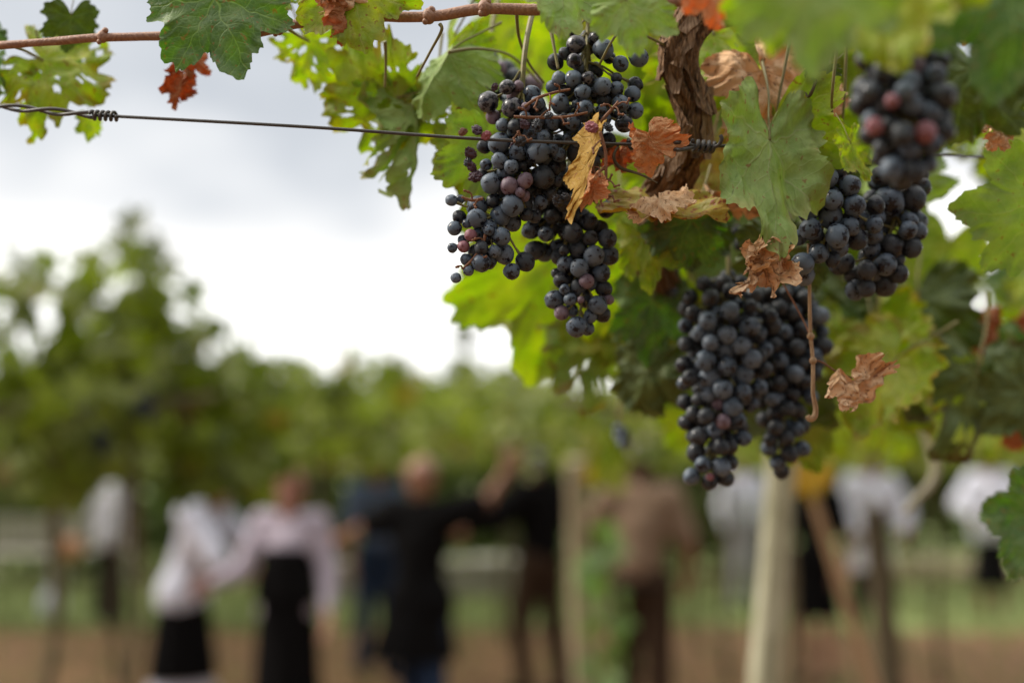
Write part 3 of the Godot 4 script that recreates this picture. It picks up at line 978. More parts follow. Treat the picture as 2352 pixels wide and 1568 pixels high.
func main_vine() -> void:
	var root := at(1500, 620, 1.05)
	root.y = 0.0
	var v := thing("grapevine", "old grapevine with shaggy brown trunk and leafy cane in front", "grapevine", root)
	# trunk: bent and stringy
	var bark := noise(21, 1.0, 3)
	var tp := []
	for q in [[1680, -70, 0.93], [1610, 20, 0.94], [1562, 110, 0.945], [1566, 180, 0.95], [1596, 250, 0.955], [1588, 320, 0.96], [1560, 390, 0.975], [1520, 450, 0.99], [1495, 540, 1.03], [1530, 660, 1.16], [1640, 800, 1.7], [1745, 940, 2.4], [1782, 1070, 2.72]]:
		tp.append(at(q[0], q[1], q[2]) - root)
	var low := at(1772, 1300, 2.74) - root
	tp.append(low)
	tp.append(Vector3(low.x - 0.012, 0.5, low.z - 0.01))
	tp.append(Vector3(low.x - 0.02, -0.02, low.z))
	var s := Soup.new()
	s.tube(spline(tp, 9), [0.011, 0.0115, 0.0115, 0.0105, 0.0098, 0.0095, 0.0098, 0.0105, 0.011, 0.0115, 0.012, 0.013, 0.014, 0.014, 0.016, 0.018], 48, bark, 0.008, 12.0, 3.4)
	obj("trunk", soup_mesh(s), M.bark, v)
	# loose plates and strips of bark, curling off the wood
	for k in 17:
		var f := 0.6 + k * 0.42
		var i := int(f)
		var p: Vector3 = (tp[i] as Vector3).lerp(tp[i + 1], f - i)
		var t: Vector3 = ((tp[i + 1] as Vector3) - tp[i]).normalized()
		var to_eye := (Vector3(0, EYE, 0) - root - p).normalized()
		var sd := t.cross(to_eye).normalized()
		to_eye = sd.cross(t)
		var mid := rng.randf_range(-1.3, 1.3)
		var half := rng.randf_range(0.25, 0.62)
		var ln := rng.randf_range(0.014, 0.030)
		var lift := rng.randf_range(0.0005, 0.0035)
		s = Soup.new()
		for side in 2:
			for j in 9:
				var u := j / 8.0
				for q in 7:
					var w := q / 6.0 * 2.0 - 1.0
					var a := mid + w * half * (1.0 - 0.6 * pow(absf(u * 2.0 - 1.0), 3.0)) + 0.35 * bark.get_noise_2d(u * 2.0 + k * 9.0, w)
					var r := 0.0118 + lift * pow(u, 2.0) * 1.4 + 0.0012 * bark.get_noise_2d(u * 3.0, w * 2.0 + k * 5.0) + 0.0015 * absf(w) - side * 0.0009
					s.v.append(p + t * ((u - 0.5) * 2.0 * ln) + (to_eye * cos(a) + sd * sin(a)) * r)
					s.uv.append(Vector2(w, u))
			for j in 8:
				for q in 6:
					var c: int = side * 63 + j * 7 + q
					if side == 0:
						s.idx.append_array([c, c + 1, c + 8, c, c + 8, c + 7])
					else:
						s.idx.append_array([c, c + 8, c + 1, c, c + 7, c + 8])
		obj("bark_strip", soup_mesh(s), M.bark_pale if k % 2 else M.bark, v)
	# dark arm of old wood going off to the right along the top
	s = Soup.new()
	var arm := []
	for q in [[1612, 30, 0.945], [1690, 12, 0.93], [1800, 2, 0.92], [1960, -18, 0.9], [2160, 20, 0.88], [2420, 10, 0.9], [2900, -10, 0.95], [3600, 10, 1.0]]:
		arm.append(at(q[0], q[1], q[2]) - root)
	s.tube(spline(arm, 8), [0.013, 0.0115, 0.011, 0.010, 0.011, 0.010, 0.010, 0.009], 20, bark, 0.005, 9.0, 3.0)
	obj("arm", soup_mesh(s), M.bark, v)
	# the brown cane
	s = Soup.new()
	var cane := []
	for q in [[-80, 108, 0.925], [0, 104, 0.92], [120, 95, 0.918], [235, 86, 0.915], [420, 82, 0.91], [560, 80, 0.905], [680, 55, 0.90], [820, 39, 0.895], [985, 38, 0.89], [1110, 20, 0.888], [1250, 22, 0.892], [1400, 6, 0.9], [1560, 2, 0.92], [1640, -8, 0.935]]:
		cane.append(at(q[0], q[1], q[2]) - root)
	s.tube(spline(cane, 7), [0.0024, 0.0025, 0.0027, 0.003, 0.0031, 0.0033, 0.0035, 0.0036, 0.0036, 0.004], 14, noise(9, 1.0, 2), 0.0004, 40.0, 1.5)
	obj("cane", soup_mesh(s), M.cane, v)
	for q in [[235, 84, 0.914, 0.0042], [985, 37, 0.889, 0.0052], [1113, 18, 0.887, 0.0054], [640, 66, 0.902, 0.0042], [1436, 4, 0.902, 0.005]]:
		s = Soup.new()
		s.ball(at(q[0], q[1], q[2]) - root, Vector3(q[3] * 0.85, q[3], q[3] * 0.95), 12, 9)
		s.ball(at(q[0] + 6, q[1] - 14, q[2] - 0.001) - root, Vector3.ONE * q[3] * 0.5, 9, 7)
		s.ball(at(q[0] - 8, q[1] + 12, q[2] - 0.002) - root, Vector3.ONE * q[3] * 0.42, 9, 7)
		obj("cane_node", soup_mesh(s), M.cane, v)
	# side stems, stalks
	for q in [
		[[1010, 55, 0.888], [1014, 70, 0.888], [990, 115, 0.90], [958, 175, 0.93]],
		[[1030, 120, 0.95], [1080, 112, 0.96], [1130, 115, 0.97], [1180, 132, 0.99], [1240, 190, 1.0]],
		[[1186, 18, 0.90], [1192, 85, 0.93], [1215, 145, 0.95], [1250, 190, 0.96]],
		[[1436, 15, 0.9], [1433, 55, 0.895], [1405, 95, 0.893], [1376, 150, 0.9]],
		[[1385, 25, 0.905], [1402, 44, 0.90], [1440, 62, 0.9], [1500, 90, 0.92], [1530, 105, 0.94]],
		[[25, 105, 0.925], [60, 118, 0.95], [98, 138, 1.0]],
		[[395, 95, 0.915], [425, 105, 0.95], [470, 118, 0.98]],
		[[660, 65, 0.905], [685, 82, 0.95], [710, 96, 1.0]],
		[[884, 95, 0.93], [886, 140, 0.94], [884, 200, 0.95]],
		[[1525, 10, 0.95], [1522, 60, 0.97], [1535, 105, 0.98]],
		[[1266, 70, 0.862], [1274, 115, 0.858], [1282, 158, 0.855]],
		[[1940, -40, 0.9], [1915, 180, 0.9], [1912, 260, 0.92], [1926, 330, 0.93]],
		[[2440, 20, 0.9], [2470, 400, 0.86], [2455, 900, 0.8], [2412, 1184, 0.742]],
		[[1948, -20, 0.95], [1940, 230, 0.96], [1930, 300, 0.97]]]:
		var pts := []
		for w in q:
			pts.append(at(w[0], w[1], w[2]) - root)
		obj("side_stem", tube_mesh(pts, [0.0013, 0.0009, 0.0008], 8, 6), M.green_stem, v)
	# bare hanging cane under the right bunch
	s = Soup.new()
	var hang := []
	for q in [[1858, 560, 0.94], [1860, 660, 0.94], [1862, 760, 0.94], [1868, 830, 0.94], [1868, 900, 0.94], [1874, 935, 0.94], [1872, 955, 0.939], [1862, 962, 0.938], [1855, 955, 0.938]]:
		hang.append(at(q[0], q[1], q[2]) - root)
	s.tube(spline(hang, 6), [0.0011, 0.0012, 0.0013, 0.0014, 0.0018, 0.0022, 0.0018], 9)
	for q in [[1863, 772, 0.9395], [1868, 828, 0.9395]]:
		s.ball(at(q[0], q[1], q[2]) - root, Vector3.ONE * 0.0026, 9, 7)
	obj("hanging_cane", soup_mesh(s), M.pale_cane, v)
	for q in [[[1868, 826, 0.94], [1890, 832, 0.94], [1920, 852, 0.94], [1958, 868, 0.94]], [[1860, 770, 0.94], [1848, 740, 0.945], [1810, 670, 0.95], [1774, 612, 0.955]]]:
		var pts := []
		for w in q:
			pts.append(at(w[0], w[1], w[2]) - root)
		obj("side_stem", tube_mesh(pts, [0.0006], 7, 6), M.red_stem, v)
	# tendril
	var tw := PackedVector3Array()
	for i in 61:
		var a := i / 60.0 * TAU * 2.6
		tw.append(at(1458 + cos(a) * (18.0 - i * 0.08), 86 + sin(a) * 9.0 + i * 0.12, 0.9 + 0.0014 * sin(a) + i * 0.00006) - root)
	tw.append(at(1477, 112, 0.9) - root)
	s = Soup.new()
	s.tube(tw, [0.0011, 0.0009, 0.0007], 7)
	obj("tendril", soup_mesh(s), M.rope_yellow if M.has("rope_yellow") else mottled(lin(0.42, 0.36, 0.06), lin(0.55, 0.46, 0.1), 1.2, 0.5, 20.0), v)
	for q in [[[1880, 165, 0.93], [1870, 200, 0.92], [1858, 222, 0.925], [1850, 210, 0.93]], [[1420, 335, 0.89], [1410, 360, 0.885], [1425, 385, 0.885], [1470, 400, 0.885], [1510, 420, 0.886]]]:
		var pts := []
		for w in q:
			pts.append(at(w[0], w[1], w[2]) - root)
		obj("tendril", tube_mesh(pts, [0.0008, 0.0012, 0.0004], 7, 6), M.trunk_far, v)
	near_leaves(v)


func near_leaves(v: Node3D) -> void:
	# jx, jy (stalk), tx, ty (tip), depth, depth change to the tip, turn about the midrib, shape, material
	var rows := [
		[494, -5, 566, 163, 0.87, -0.01, 0.1, 0, 0], [812, -48, 838, 124, 0.88, 0.0, -0.15, 6, 2], [1305, -62, 1270, 94, 0.845, -0.01, 0.2, 6, 1],
		[163, 38, 160, 119, 1.0, 0.01, 0.3, 0, 6], [97, 138, 252, 218, 1.02, 0.0, 0.5, 3, 2], [-40, 60, 26, 212, 1.0, 0.0, 0.8, 8, 0],
		[105, 205, 96, 342, 1.03, 0.02, 0.9, 4, 2, 0.6], [206, 278, 206, 326, 1.05, 0.0, 0.7, 0, 2], [140, 105, 190, 150, 1.06, 0.0, 0.4, 0, 1],
		[706, 92, 812, 205, 1.02, 0.01, -0.5, 3, 2], [912, 224, 728, 268, 1.0, 0.02, 0.45, 3, 2], [912, 226, 790, 185, 1.01, 0.01, 0.6, 7, 1, 0.6],
		[1030, 122, 928, 258, 0.97, -0.01, -0.75, 5, 1, 0.8], [1030, 128, 1012, 335, 1.02, 0.02, -1.0, 1, 2, 0.6], [950, 245, 968, 482, 1.0, -0.01, 0.85, 8, 1, 0.5],
		[975, 255, 866, 438, 1.01, 0.0, 1.05, 4, 1, 0.4], [1078, 345, 1068, 232, 0.985, 0.0, 0.2, 0, 2], [1140, 352, 992, 385, 0.955, 0.0, 0.3, 6, 1],
		[1150, 430, 1045, 515, 1.0, 0.01, 0.4, 7, 2, 0.7], [1225, 40, 1190, 215, 1.25, 0.0, 0.1, 0, 2], [1310, 60, 1260, 250, 1.2, 0.02, 0.6, 6, 2],
		[1490, 120, 1445, 260, 1.1, 0.02, -0.5, 1, 2], [1505, 95, 1500, 350, 1.12, 0.02, 0.5, 7, 2], [1420, 40, 1380, 190, 1.2, 0.0, 0.3, 0, 2],
		[1640, 80, 1672, 250, 1.0, -0.02, 0.5, 3, 2], [1760, 205, 1640, 300, 1.1, 0.0, 0.3, 0, 1], [1660, 225, 1700, 345, 1.12, 0.0, -0.4, 6, 1],
		[1768, 322, 1762, 600, 0.912, -0.02, 0.45, 6, 1, 0.56], [1790, 285, 1850, 500, 0.945, 0.0, -0.9, 1, 2], [1640, 335, 1642, 492, 1.06, 0.0, 0.2, 6, 3],
		[1740, 330, 1705, 470, 1.1, 0.0, -0.4, 0, 2], [1518, 466, 1516, 530, 0.935, -0.035, 0.0, 6, 3, 1.25], [1588, 500, 1540, 655, 0.99, 0.0, 0.2, 2, 0, 0.8], [1478, 545, 1500, 670, 1.0, 0.0, -0.3, 0, 2, 0.7], [1480, 520, 1462, 640, 1.08, 0.0, 0.3, 0, 2, 0.8], [1610, 510, 1600, 620, 1.03, 0.0, 0.3, 0, 6],
		[1790, 560, 1800, 690, 1.01, 0.0, 0.2, 2, 6], [1860, 575, 1880, 668, 1.02, 0.0, -0.3, 0, 6], [1425, 480, 1424, 655, 1.1, 0.0, 0.6, 1, 2],
		[1300, 575, 1252, 880, 1.22, 0.02, 0.35, 0, 2], [1255, 570, 1318, 790, 1.26, 0.02, -0.3, 6, 2], [1500, 690, 1498, 838, 1.12, 0.0, 0.2, 0, 0, 0.8],
		[1490, 850, 1482, 1000, 1.16, 0.0, -0.2, 2, 6, 0.75], [1420, 720, 1400, 860, 1.2, 0.0, 0.5, 1, 2, 0.8], [1560, 760, 1590, 880, 1.22, 0.0, -0.4, 0, 2], [1360, 780, 1392, 960, 1.22, 0.0, 0.7, 4, 1], [1408, 690, 1340, 780, 1.15, 0.0, 0.4, 7, 2],
		[1880, -80, 1895, 168, 0.60, 0.0, 0.2, 0, 1], [2040, -80, 2066, 168, 0.625, 0.0, -0.2, 6, 2], [1800, -50, 1790, 120, 0.66, 0.0, 0.4, 0, 2],
		[2340, -60, 2310, 225, 0.66, 0.0, 0.2, 0, 0], [2230, 160, 2190, 370, 0.76, 0.0, 0.3, 2, 6], [2320, 150, 2330, 260, 0.72, 0.0, 0.0, 0, 6],
		[2400, 478, 2192, 497, 0.96, 0.0, 0.35, 0, 1], [1900, 150, 1850, 190, 0.92, 0.0, 0.3, 2, 6], [1800, 120, 1690, 150, 1.02, 0.02, 0.5, 6, 2],
		[1955, 330, 1985, 420, 0.84, 0.0, 0.6, 6, 2, 0.6], [2110, 690, 2125, 900, 1.25, 0.0, 0.3, 2, 6], [2245, 860, 2205, 1085, 1.2, 0.0, 0.5, 4, 6],
		[2360, 900, 2270, 1000, 1.2, 0.0, 0.3, 0, 6], [2410, 1185, 2304, 1318, 0.74, 0.0, 0.3, 6, 0], [2050, 420, 2090, 560, 1.15, 0.0, -0.4, 5, 1],
		[2180, 560, 2150, 690, 1.4, 0.0, 0.4, 0, 2], [1960, 640, 2040, 800, 1.4, 0.0, 0.3, 6, 2], [2060, 560, 2010, 700, 1.35, 0.0, -0.4, 0, 2],
		[1440, 0, 1560, 60, 0.80, 0.0, 0.4, 0, 1], [640, -30, 655, 30, 0.93, 0.0, 0.3, 3, 1], [745, -30, 750, 30, 1.0, 0.0, 0.3, 0, 6], [920, -40, 922, 15, 1.0, 0.0, 0.7, 0, 2]]
	for r in rows:
		leaf(v, r[0], r[1], r[2], r[3], r[4], r[5], r[6], leaf_meshes[r[7]], r[8], true, r[9] if r.size() > 9 else 1.0)
	# dry ones, each its own
	var dry := [
		[428, 122, 486, 166, 0.99, 0.0, 0.5, 5, 4, "two-tone orange brown dry leaf curled below the cane", 0.6], [420, 182, 404, 260, 0.985, 0.0, 0.5, 2, 4, "pointed orange dry leaf hanging lowest below the cane", 0.45],
		[768, -25, 778, 72, 0.87, 0.0, 0.5, 0, 5, "withered brown half beside the bright green leaf on the cane"], [795, 20, 796, 112, 0.875, 0.0, 1.2, 2, 4, "brown curled edge hanging by the bright green leaf"],
		[1490, 314, 1514, 412, 0.885, 0.0, 0.5, 6, 8, "curled orange dry leaf in front of the trunk"], [1512, 452, 1522, 476, 0.915, -0.03, 0.1, 5, 5, "pinkish folded leaf top over the yellow leaf"],
		[1376, 340, 1326, 514, 0.868, -0.005, 0.5, 7, 7, "long yellow dried leaf hanging in front of the grapes", 0.16], [1362, 420, 1348, 496, 0.864, 0.0, 0.5, 6, 8, "curled salmon tip of the yellow dried leaf", 0.36],
		[1762, 606, 1672, 676, 0.90, 0.0, 0.3, 1, 5, "crumpled tan dry leaf above the lower bunch"], [1735, 590, 1775, 668, 0.905, 0.0, 0.9, 3, 5, "ragged end of the crumpled tan leaf"],
		[1964, 874, 2024, 962, 0.93, 0.0, 0.4, 0, 5, "crumpled tan leaf dangling on a thread-thin stalk", 0.85], [1752, 160, 1858, 340, 0.955, 0.0, 0.4, 5, 5, "large brown dry leaf beside the right bunch"],
		[1905, 215, 1925, 300, 0.99, 0.0, 0.9, 2, 5, "narrow brown dry leaf above the right bunch"], [1715, 430, 1650, 525, 0.98, 0.0, 0.8, 3, 5, "rolled brown dry leaf left of the large pale leaf"],
		[1740, 345, 1738, 408, 0.95, 0.0, 1.1, 2, 4, "small orange brown dry leaf below the wire"], [1636, -40, 1655, 70, 0.76, 0.0, 0.4, 5, 8, "blurred salmon dry leaf near the top of the trunk"],
		[2250, 250, 2330, 290, 0.93, 0.0, 0.5, 0, 5, "brown dry leaf in the shade at the right edge"], [2300, 310, 2275, 355, 0.93, 0.0, 0.4, 4, 5, "small folded brown leaf under the shaded dry leaf"],
		[2310, 760, 2300, 900, 1.3, 0.0, 0.4, 0, 4, "blurred reddish brown leaf at the right"], [2350, 970, 2325, 1060, 1.25, 0.0, 0.3, 4, 4, "blurred orange brown leaf low at the right edge"],
		[2200, 30, 2260, 100, 0.80, 0.0, 0.4, 2, 5, "dim brown leaf under the top right leaves"], [1080, 245, 1085, 290, 1.0, 0.0, 0.7, 2, 4, "orange spotted leaf scrap behind the wire"],
		[1425, 345, 1440, 400, 0.93, 0.0, 0.5, 2, 4, "orange scrap of leaf behind the dry stems"]]
	for r in dry:
		var o := leaf(v, r[0], r[1], r[2], r[3], r[4], r[5], r[6], dry_meshes[r[7]], r[8], false, r[10] if r.size() > 10 else 0.75)
		o.set_meta("label", r[9])
	# the mass of leaves behind the bunches, thinning to sky here and there
	var holes := noise(77, 0.006, 2)
	var made := 0
	var tries := 0
	while made < 215 and tries < 4000:
		tries += 1
		var x := rng.randf_range(1230, 2420)
		var y := rng.randf_range(-60, 1000)
		var d := rng.randf_range(1.14, 2.1)
		var edge := 1250.0 + maxf(0.0, (y - 560.0)) * 0.35 + (maxf(0.0, 560.0 - y)) * 0.25
		if x < edge + 40 or holes.get_noise_2d(x, y) > (0.08 if x > 1880.0 else 0.15):
			continue
		if y > 850 and rng.randf() < 0.5:
			continue
		if y > 850 and x < 1560:
			continue
		var open_sky := false
		for q in [[2140, 440, 60], [2200, 690, 75], [2270, 580, 60], [1425, 220, 45], [1490, 300, 40], [1520, 620, 25]]:
			if Vector2(x - q[0], y + 35.0 - q[1]).length() < float(q[2]) + 55.0:
				open_sky = true
		if open_sky:
			continue
		made += 1
		var l := rng.randf_range(0.038, 0.068) * FOCAL / d
		var a := rng.randf_range(-0.9, 0.9)
		var kind := [0, 2, 2, 2, 1, 2, 2, 6, 2, 0][rng.randi() % 10] as int
		leaf(v, x, y, x + sin(a) * l, y + cos(a) * l, d, rng.randf_range(-0.02, 0.03), rng.randf_range(-0.9, 0.9), leaf_meshes[rng.randi() % leaf_meshes.size()], kind)


# ---------------------------------------------------------------- bunches
func bunch(label: String, chain: Array, listed: Array, fill: int, fill_px: float, raisins := [], dark := 0.75) -> Node3D:
	# chain: x, y, depth, half width in picture units, from the top down; listed: x, y, radius, kind of single berries
	var top := at(chain[0][0], chain[0][1] - chain[0][3] * 0.8, chain[0][2])
	var t := thing("grape_bunch", label, "grape bunch", top, "bunches of dark grapes")
	var put := []          # centre, radius, kind
	for pass_ in 2:
		for q in range(0, listed.size(), 4):
			var kind := int(listed[q + 3])
			if (kind == 1) != (pass_ == 1):
				continue
			var x: float = listed[q]
			var y: float = listed[q + 1]
			var r: float = listed[q + 2] * 1.07
			var best := 9.0
			var near := 1e9
			var near_d := 0.9
			for i in chain.size() - 1:
				var a := Vector2(chain[i][0], chain[i][1])
				var b := Vector2(chain[i + 1][0], chain[i + 1][1])
				var f := clampf((Vector2(x, y) - a).dot(b - a) / maxf((b - a).length_squared(), 1.0), 0, 1)
				var dist := (a.lerp(b, f) - Vector2(x, y)).length()
				var dc := lerpf(chain[i][2], chain[i + 1][2], f)
				var rr := lerpf(chain[i][3], chain[i + 1][3], f)
				if dist < near:
					near = dist
					near_d = dc
				if dist < rr:
					best = minf(best, dc - maxf(sqrt(rr * rr - dist * dist) - r, 0.0) * 0.75 * dc / FOCAL)
			var d := best if best < 8.0 else near_d
			if kind == 1:
				d += 0.004
			var c := at(x, y, d)
			var rad := r * d / FOCAL
			for step in 30:
				var clash := false
				for o in put:
					if c.distance_to(o[0]) < (rad + float(o[1])) * 0.9:
						clash = true
						break
				if not clash:
					break
				d += 0.0018
				c = at(x, y, d)
				rad = r * d / FOCAL
			put.append([c, rad, kind])
	var n_listed := put.size()
	for q in range(0, raisins.size(), 4):
		pass
	var tries := 0
	while put.size() < n_listed + fill and tries < fill * 60:
		tries += 1
		var f := pow(rng.randf(), 0.85) * (chain.size() - 1)
		var i := mini(int(f), chain.size() - 2)
		f -= i
		var rr := lerpf(chain[i][3], chain[i + 1][3], f)
		var dir := Vector3(rng.randfn(), rng.randfn(), rng.randfn()).normalized() * pow(rng.randf(), 0.3)
		var px := lerpf(chain[i][0], chain[i + 1][0], f) + dir.x * (rr - fill_px)
		var py := lerpf(chain[i][1], chain[i + 1][1], f) + dir.y * (rr - fill_px)
		var dc := lerpf(chain[i][2], chain[i + 1][2], f)
		var d := dc + dir.z * (rr - fill_px) * 0.85 * dc / FOCAL
		var rp := fill_px * rng.randf_range(0.85, 1.1)
		var c := at(px, py, d)
		var rad := rp * d / FOCAL
		var ok := true
		for k in put.size():
			var o: Array = put[k]
			if c.distance_to(o[0]) < (rad + float(o[1])) * 0.86:
				ok = false
				break
			if k < n_listed and d < float(o[3] if o.size() > 3 else 9.0):
				var u: Vector3 = (o[0] - c)
				var across := (u - cam_basis.z * u.dot(cam_basis.z)).length()
				if u.dot(-cam_basis.z) > 0.0 and across < (rad + float(o[1])) * 0.8:
					ok = false
					break
		if ok:
			put.append([c, rad, 1 if rng.randf() < dark else (0 if rng.randf() < 0.85 else 2)])
	# the stalk with a pedicel to each berry
	var s := Soup.new()
	var axis := []
	axis.append(Vector3(0.008, 0.055, -0.03))
	axis.append(Vector3(0.002, 0.02, -0.006))
	for q in chain:
		axis.append(at(q[0], q[1], q[2]) - top)
	s.tube(spline(axis, 5), [0.0019, 0.0018, 0.0014, 0.0008], 7)
	for o in put:
		var c: Vector3 = o[0] - top
		var near := Vector3.ZERO
		var dist := 9.0
		for i in axis.size() - 1:
			for k in 4:
				var w: Vector3 = (axis[i] as Vector3).lerp(axis[i + 1], k / 4.0)
				var e := w.distance_to(c + Vector3(0, 0.012, 0))
				if e < dist:
					dist = e
					near = w
		var toward := (near - c).normalized()
		if toward.length() < 0.1:
			toward = Vector3.UP
		var rim := c + toward * float(o[1]) * 0.93
		if rng.randf() < 0.75:
			s.tube(PackedVector3Array([rim, rim.lerp(near, 0.2), rim.lerp(near, 0.6) + Vector3(0, 0.002, 0), near]), [0.0013, 0.0007, 0.0008, 0.0011], 5)
		var kind: int = o[2]
		var mat: Material
		match kind:
			0: mat = berry_mats[rng.randi() % 3]
			1: mat = berry_mats[2 + rng.randi() % 3]
			2: mat = berry_mats[5]
			3: mat = berry_mats[6]
			_: mat = berry_mats[7]
		var b := obj("grape", berry_meshes[rng.randi() % 4], mat, t)
		var up := (toward + Vector3(rng.randfn(), rng.randfn(), rng.randfn()) * 0.35).normalized()
		var sx := up.cross(Vector3(rng.randfn(), rng.randfn(), rng.randfn())).normalized()
		b.transform = Transform3D(Basis(sx, up, sx.cross(up)).scaled(Vector3.ONE * float(o[1])), c)
	for q in range(0, raisins.size(), 4):
		var d := 0.872
		var c := at(raisins[q], raisins[q + 1], d) - top
		var r: float = raisins[q + 2] * d / FOCAL * 1.15
		var b := obj("shrivelled_grape", raisin_meshes[rng.randi() % 4], raisin_mats[int(raisins[q + 3])], t)
		b.transform = Transform3D(Basis.from_euler(Vector3(rng.randf_range(-0.5, 0.5), rng.randf_range(-0.6, 0.6), rng.randf() * TAU)).scaled(Vector3.ONE * r), c)
	obj("stalk", soup_mesh(s), M.green_stem, t)
	return t


func twigs(parent: Node3D, pts: Array, depth: float, side: Array) -> void:
	var s := Soup.new()
	var p := []
	for q in pts:
		p.append(at(q[0], q[1], depth) - parent.position)
	s.tube(spline(p, 6), [0.0010, 0.0010, 0.0007], 8)
	for q in side:
		var a := at(q[0], q[1], depth) - parent.position
		var b := at(q[2], q[3], depth - 0.003) - parent.position
		s.tube(spline([a, a.lerp(b, 0.5) + Vector3(0.0006, 0.0012, 0.0005), b], 4), [0.0006, 0.0005, 0.0006], 6)
		s.ball(b, Vector3.ONE * 0.0010, 7, 5)
		var c := b + (b - a).rotated(Vector3(0, 0, 1), 0.9) * 0.4
		s.tube(PackedVector3Array([b, b.lerp(c, 0.5), c]), [0.0007, 0.0006], 5)
		s.ball(c, Vector3.ONE * 0.0009, 7, 5)
	obj("dried_stem", soup_mesh(s), M.red_stem, parent)


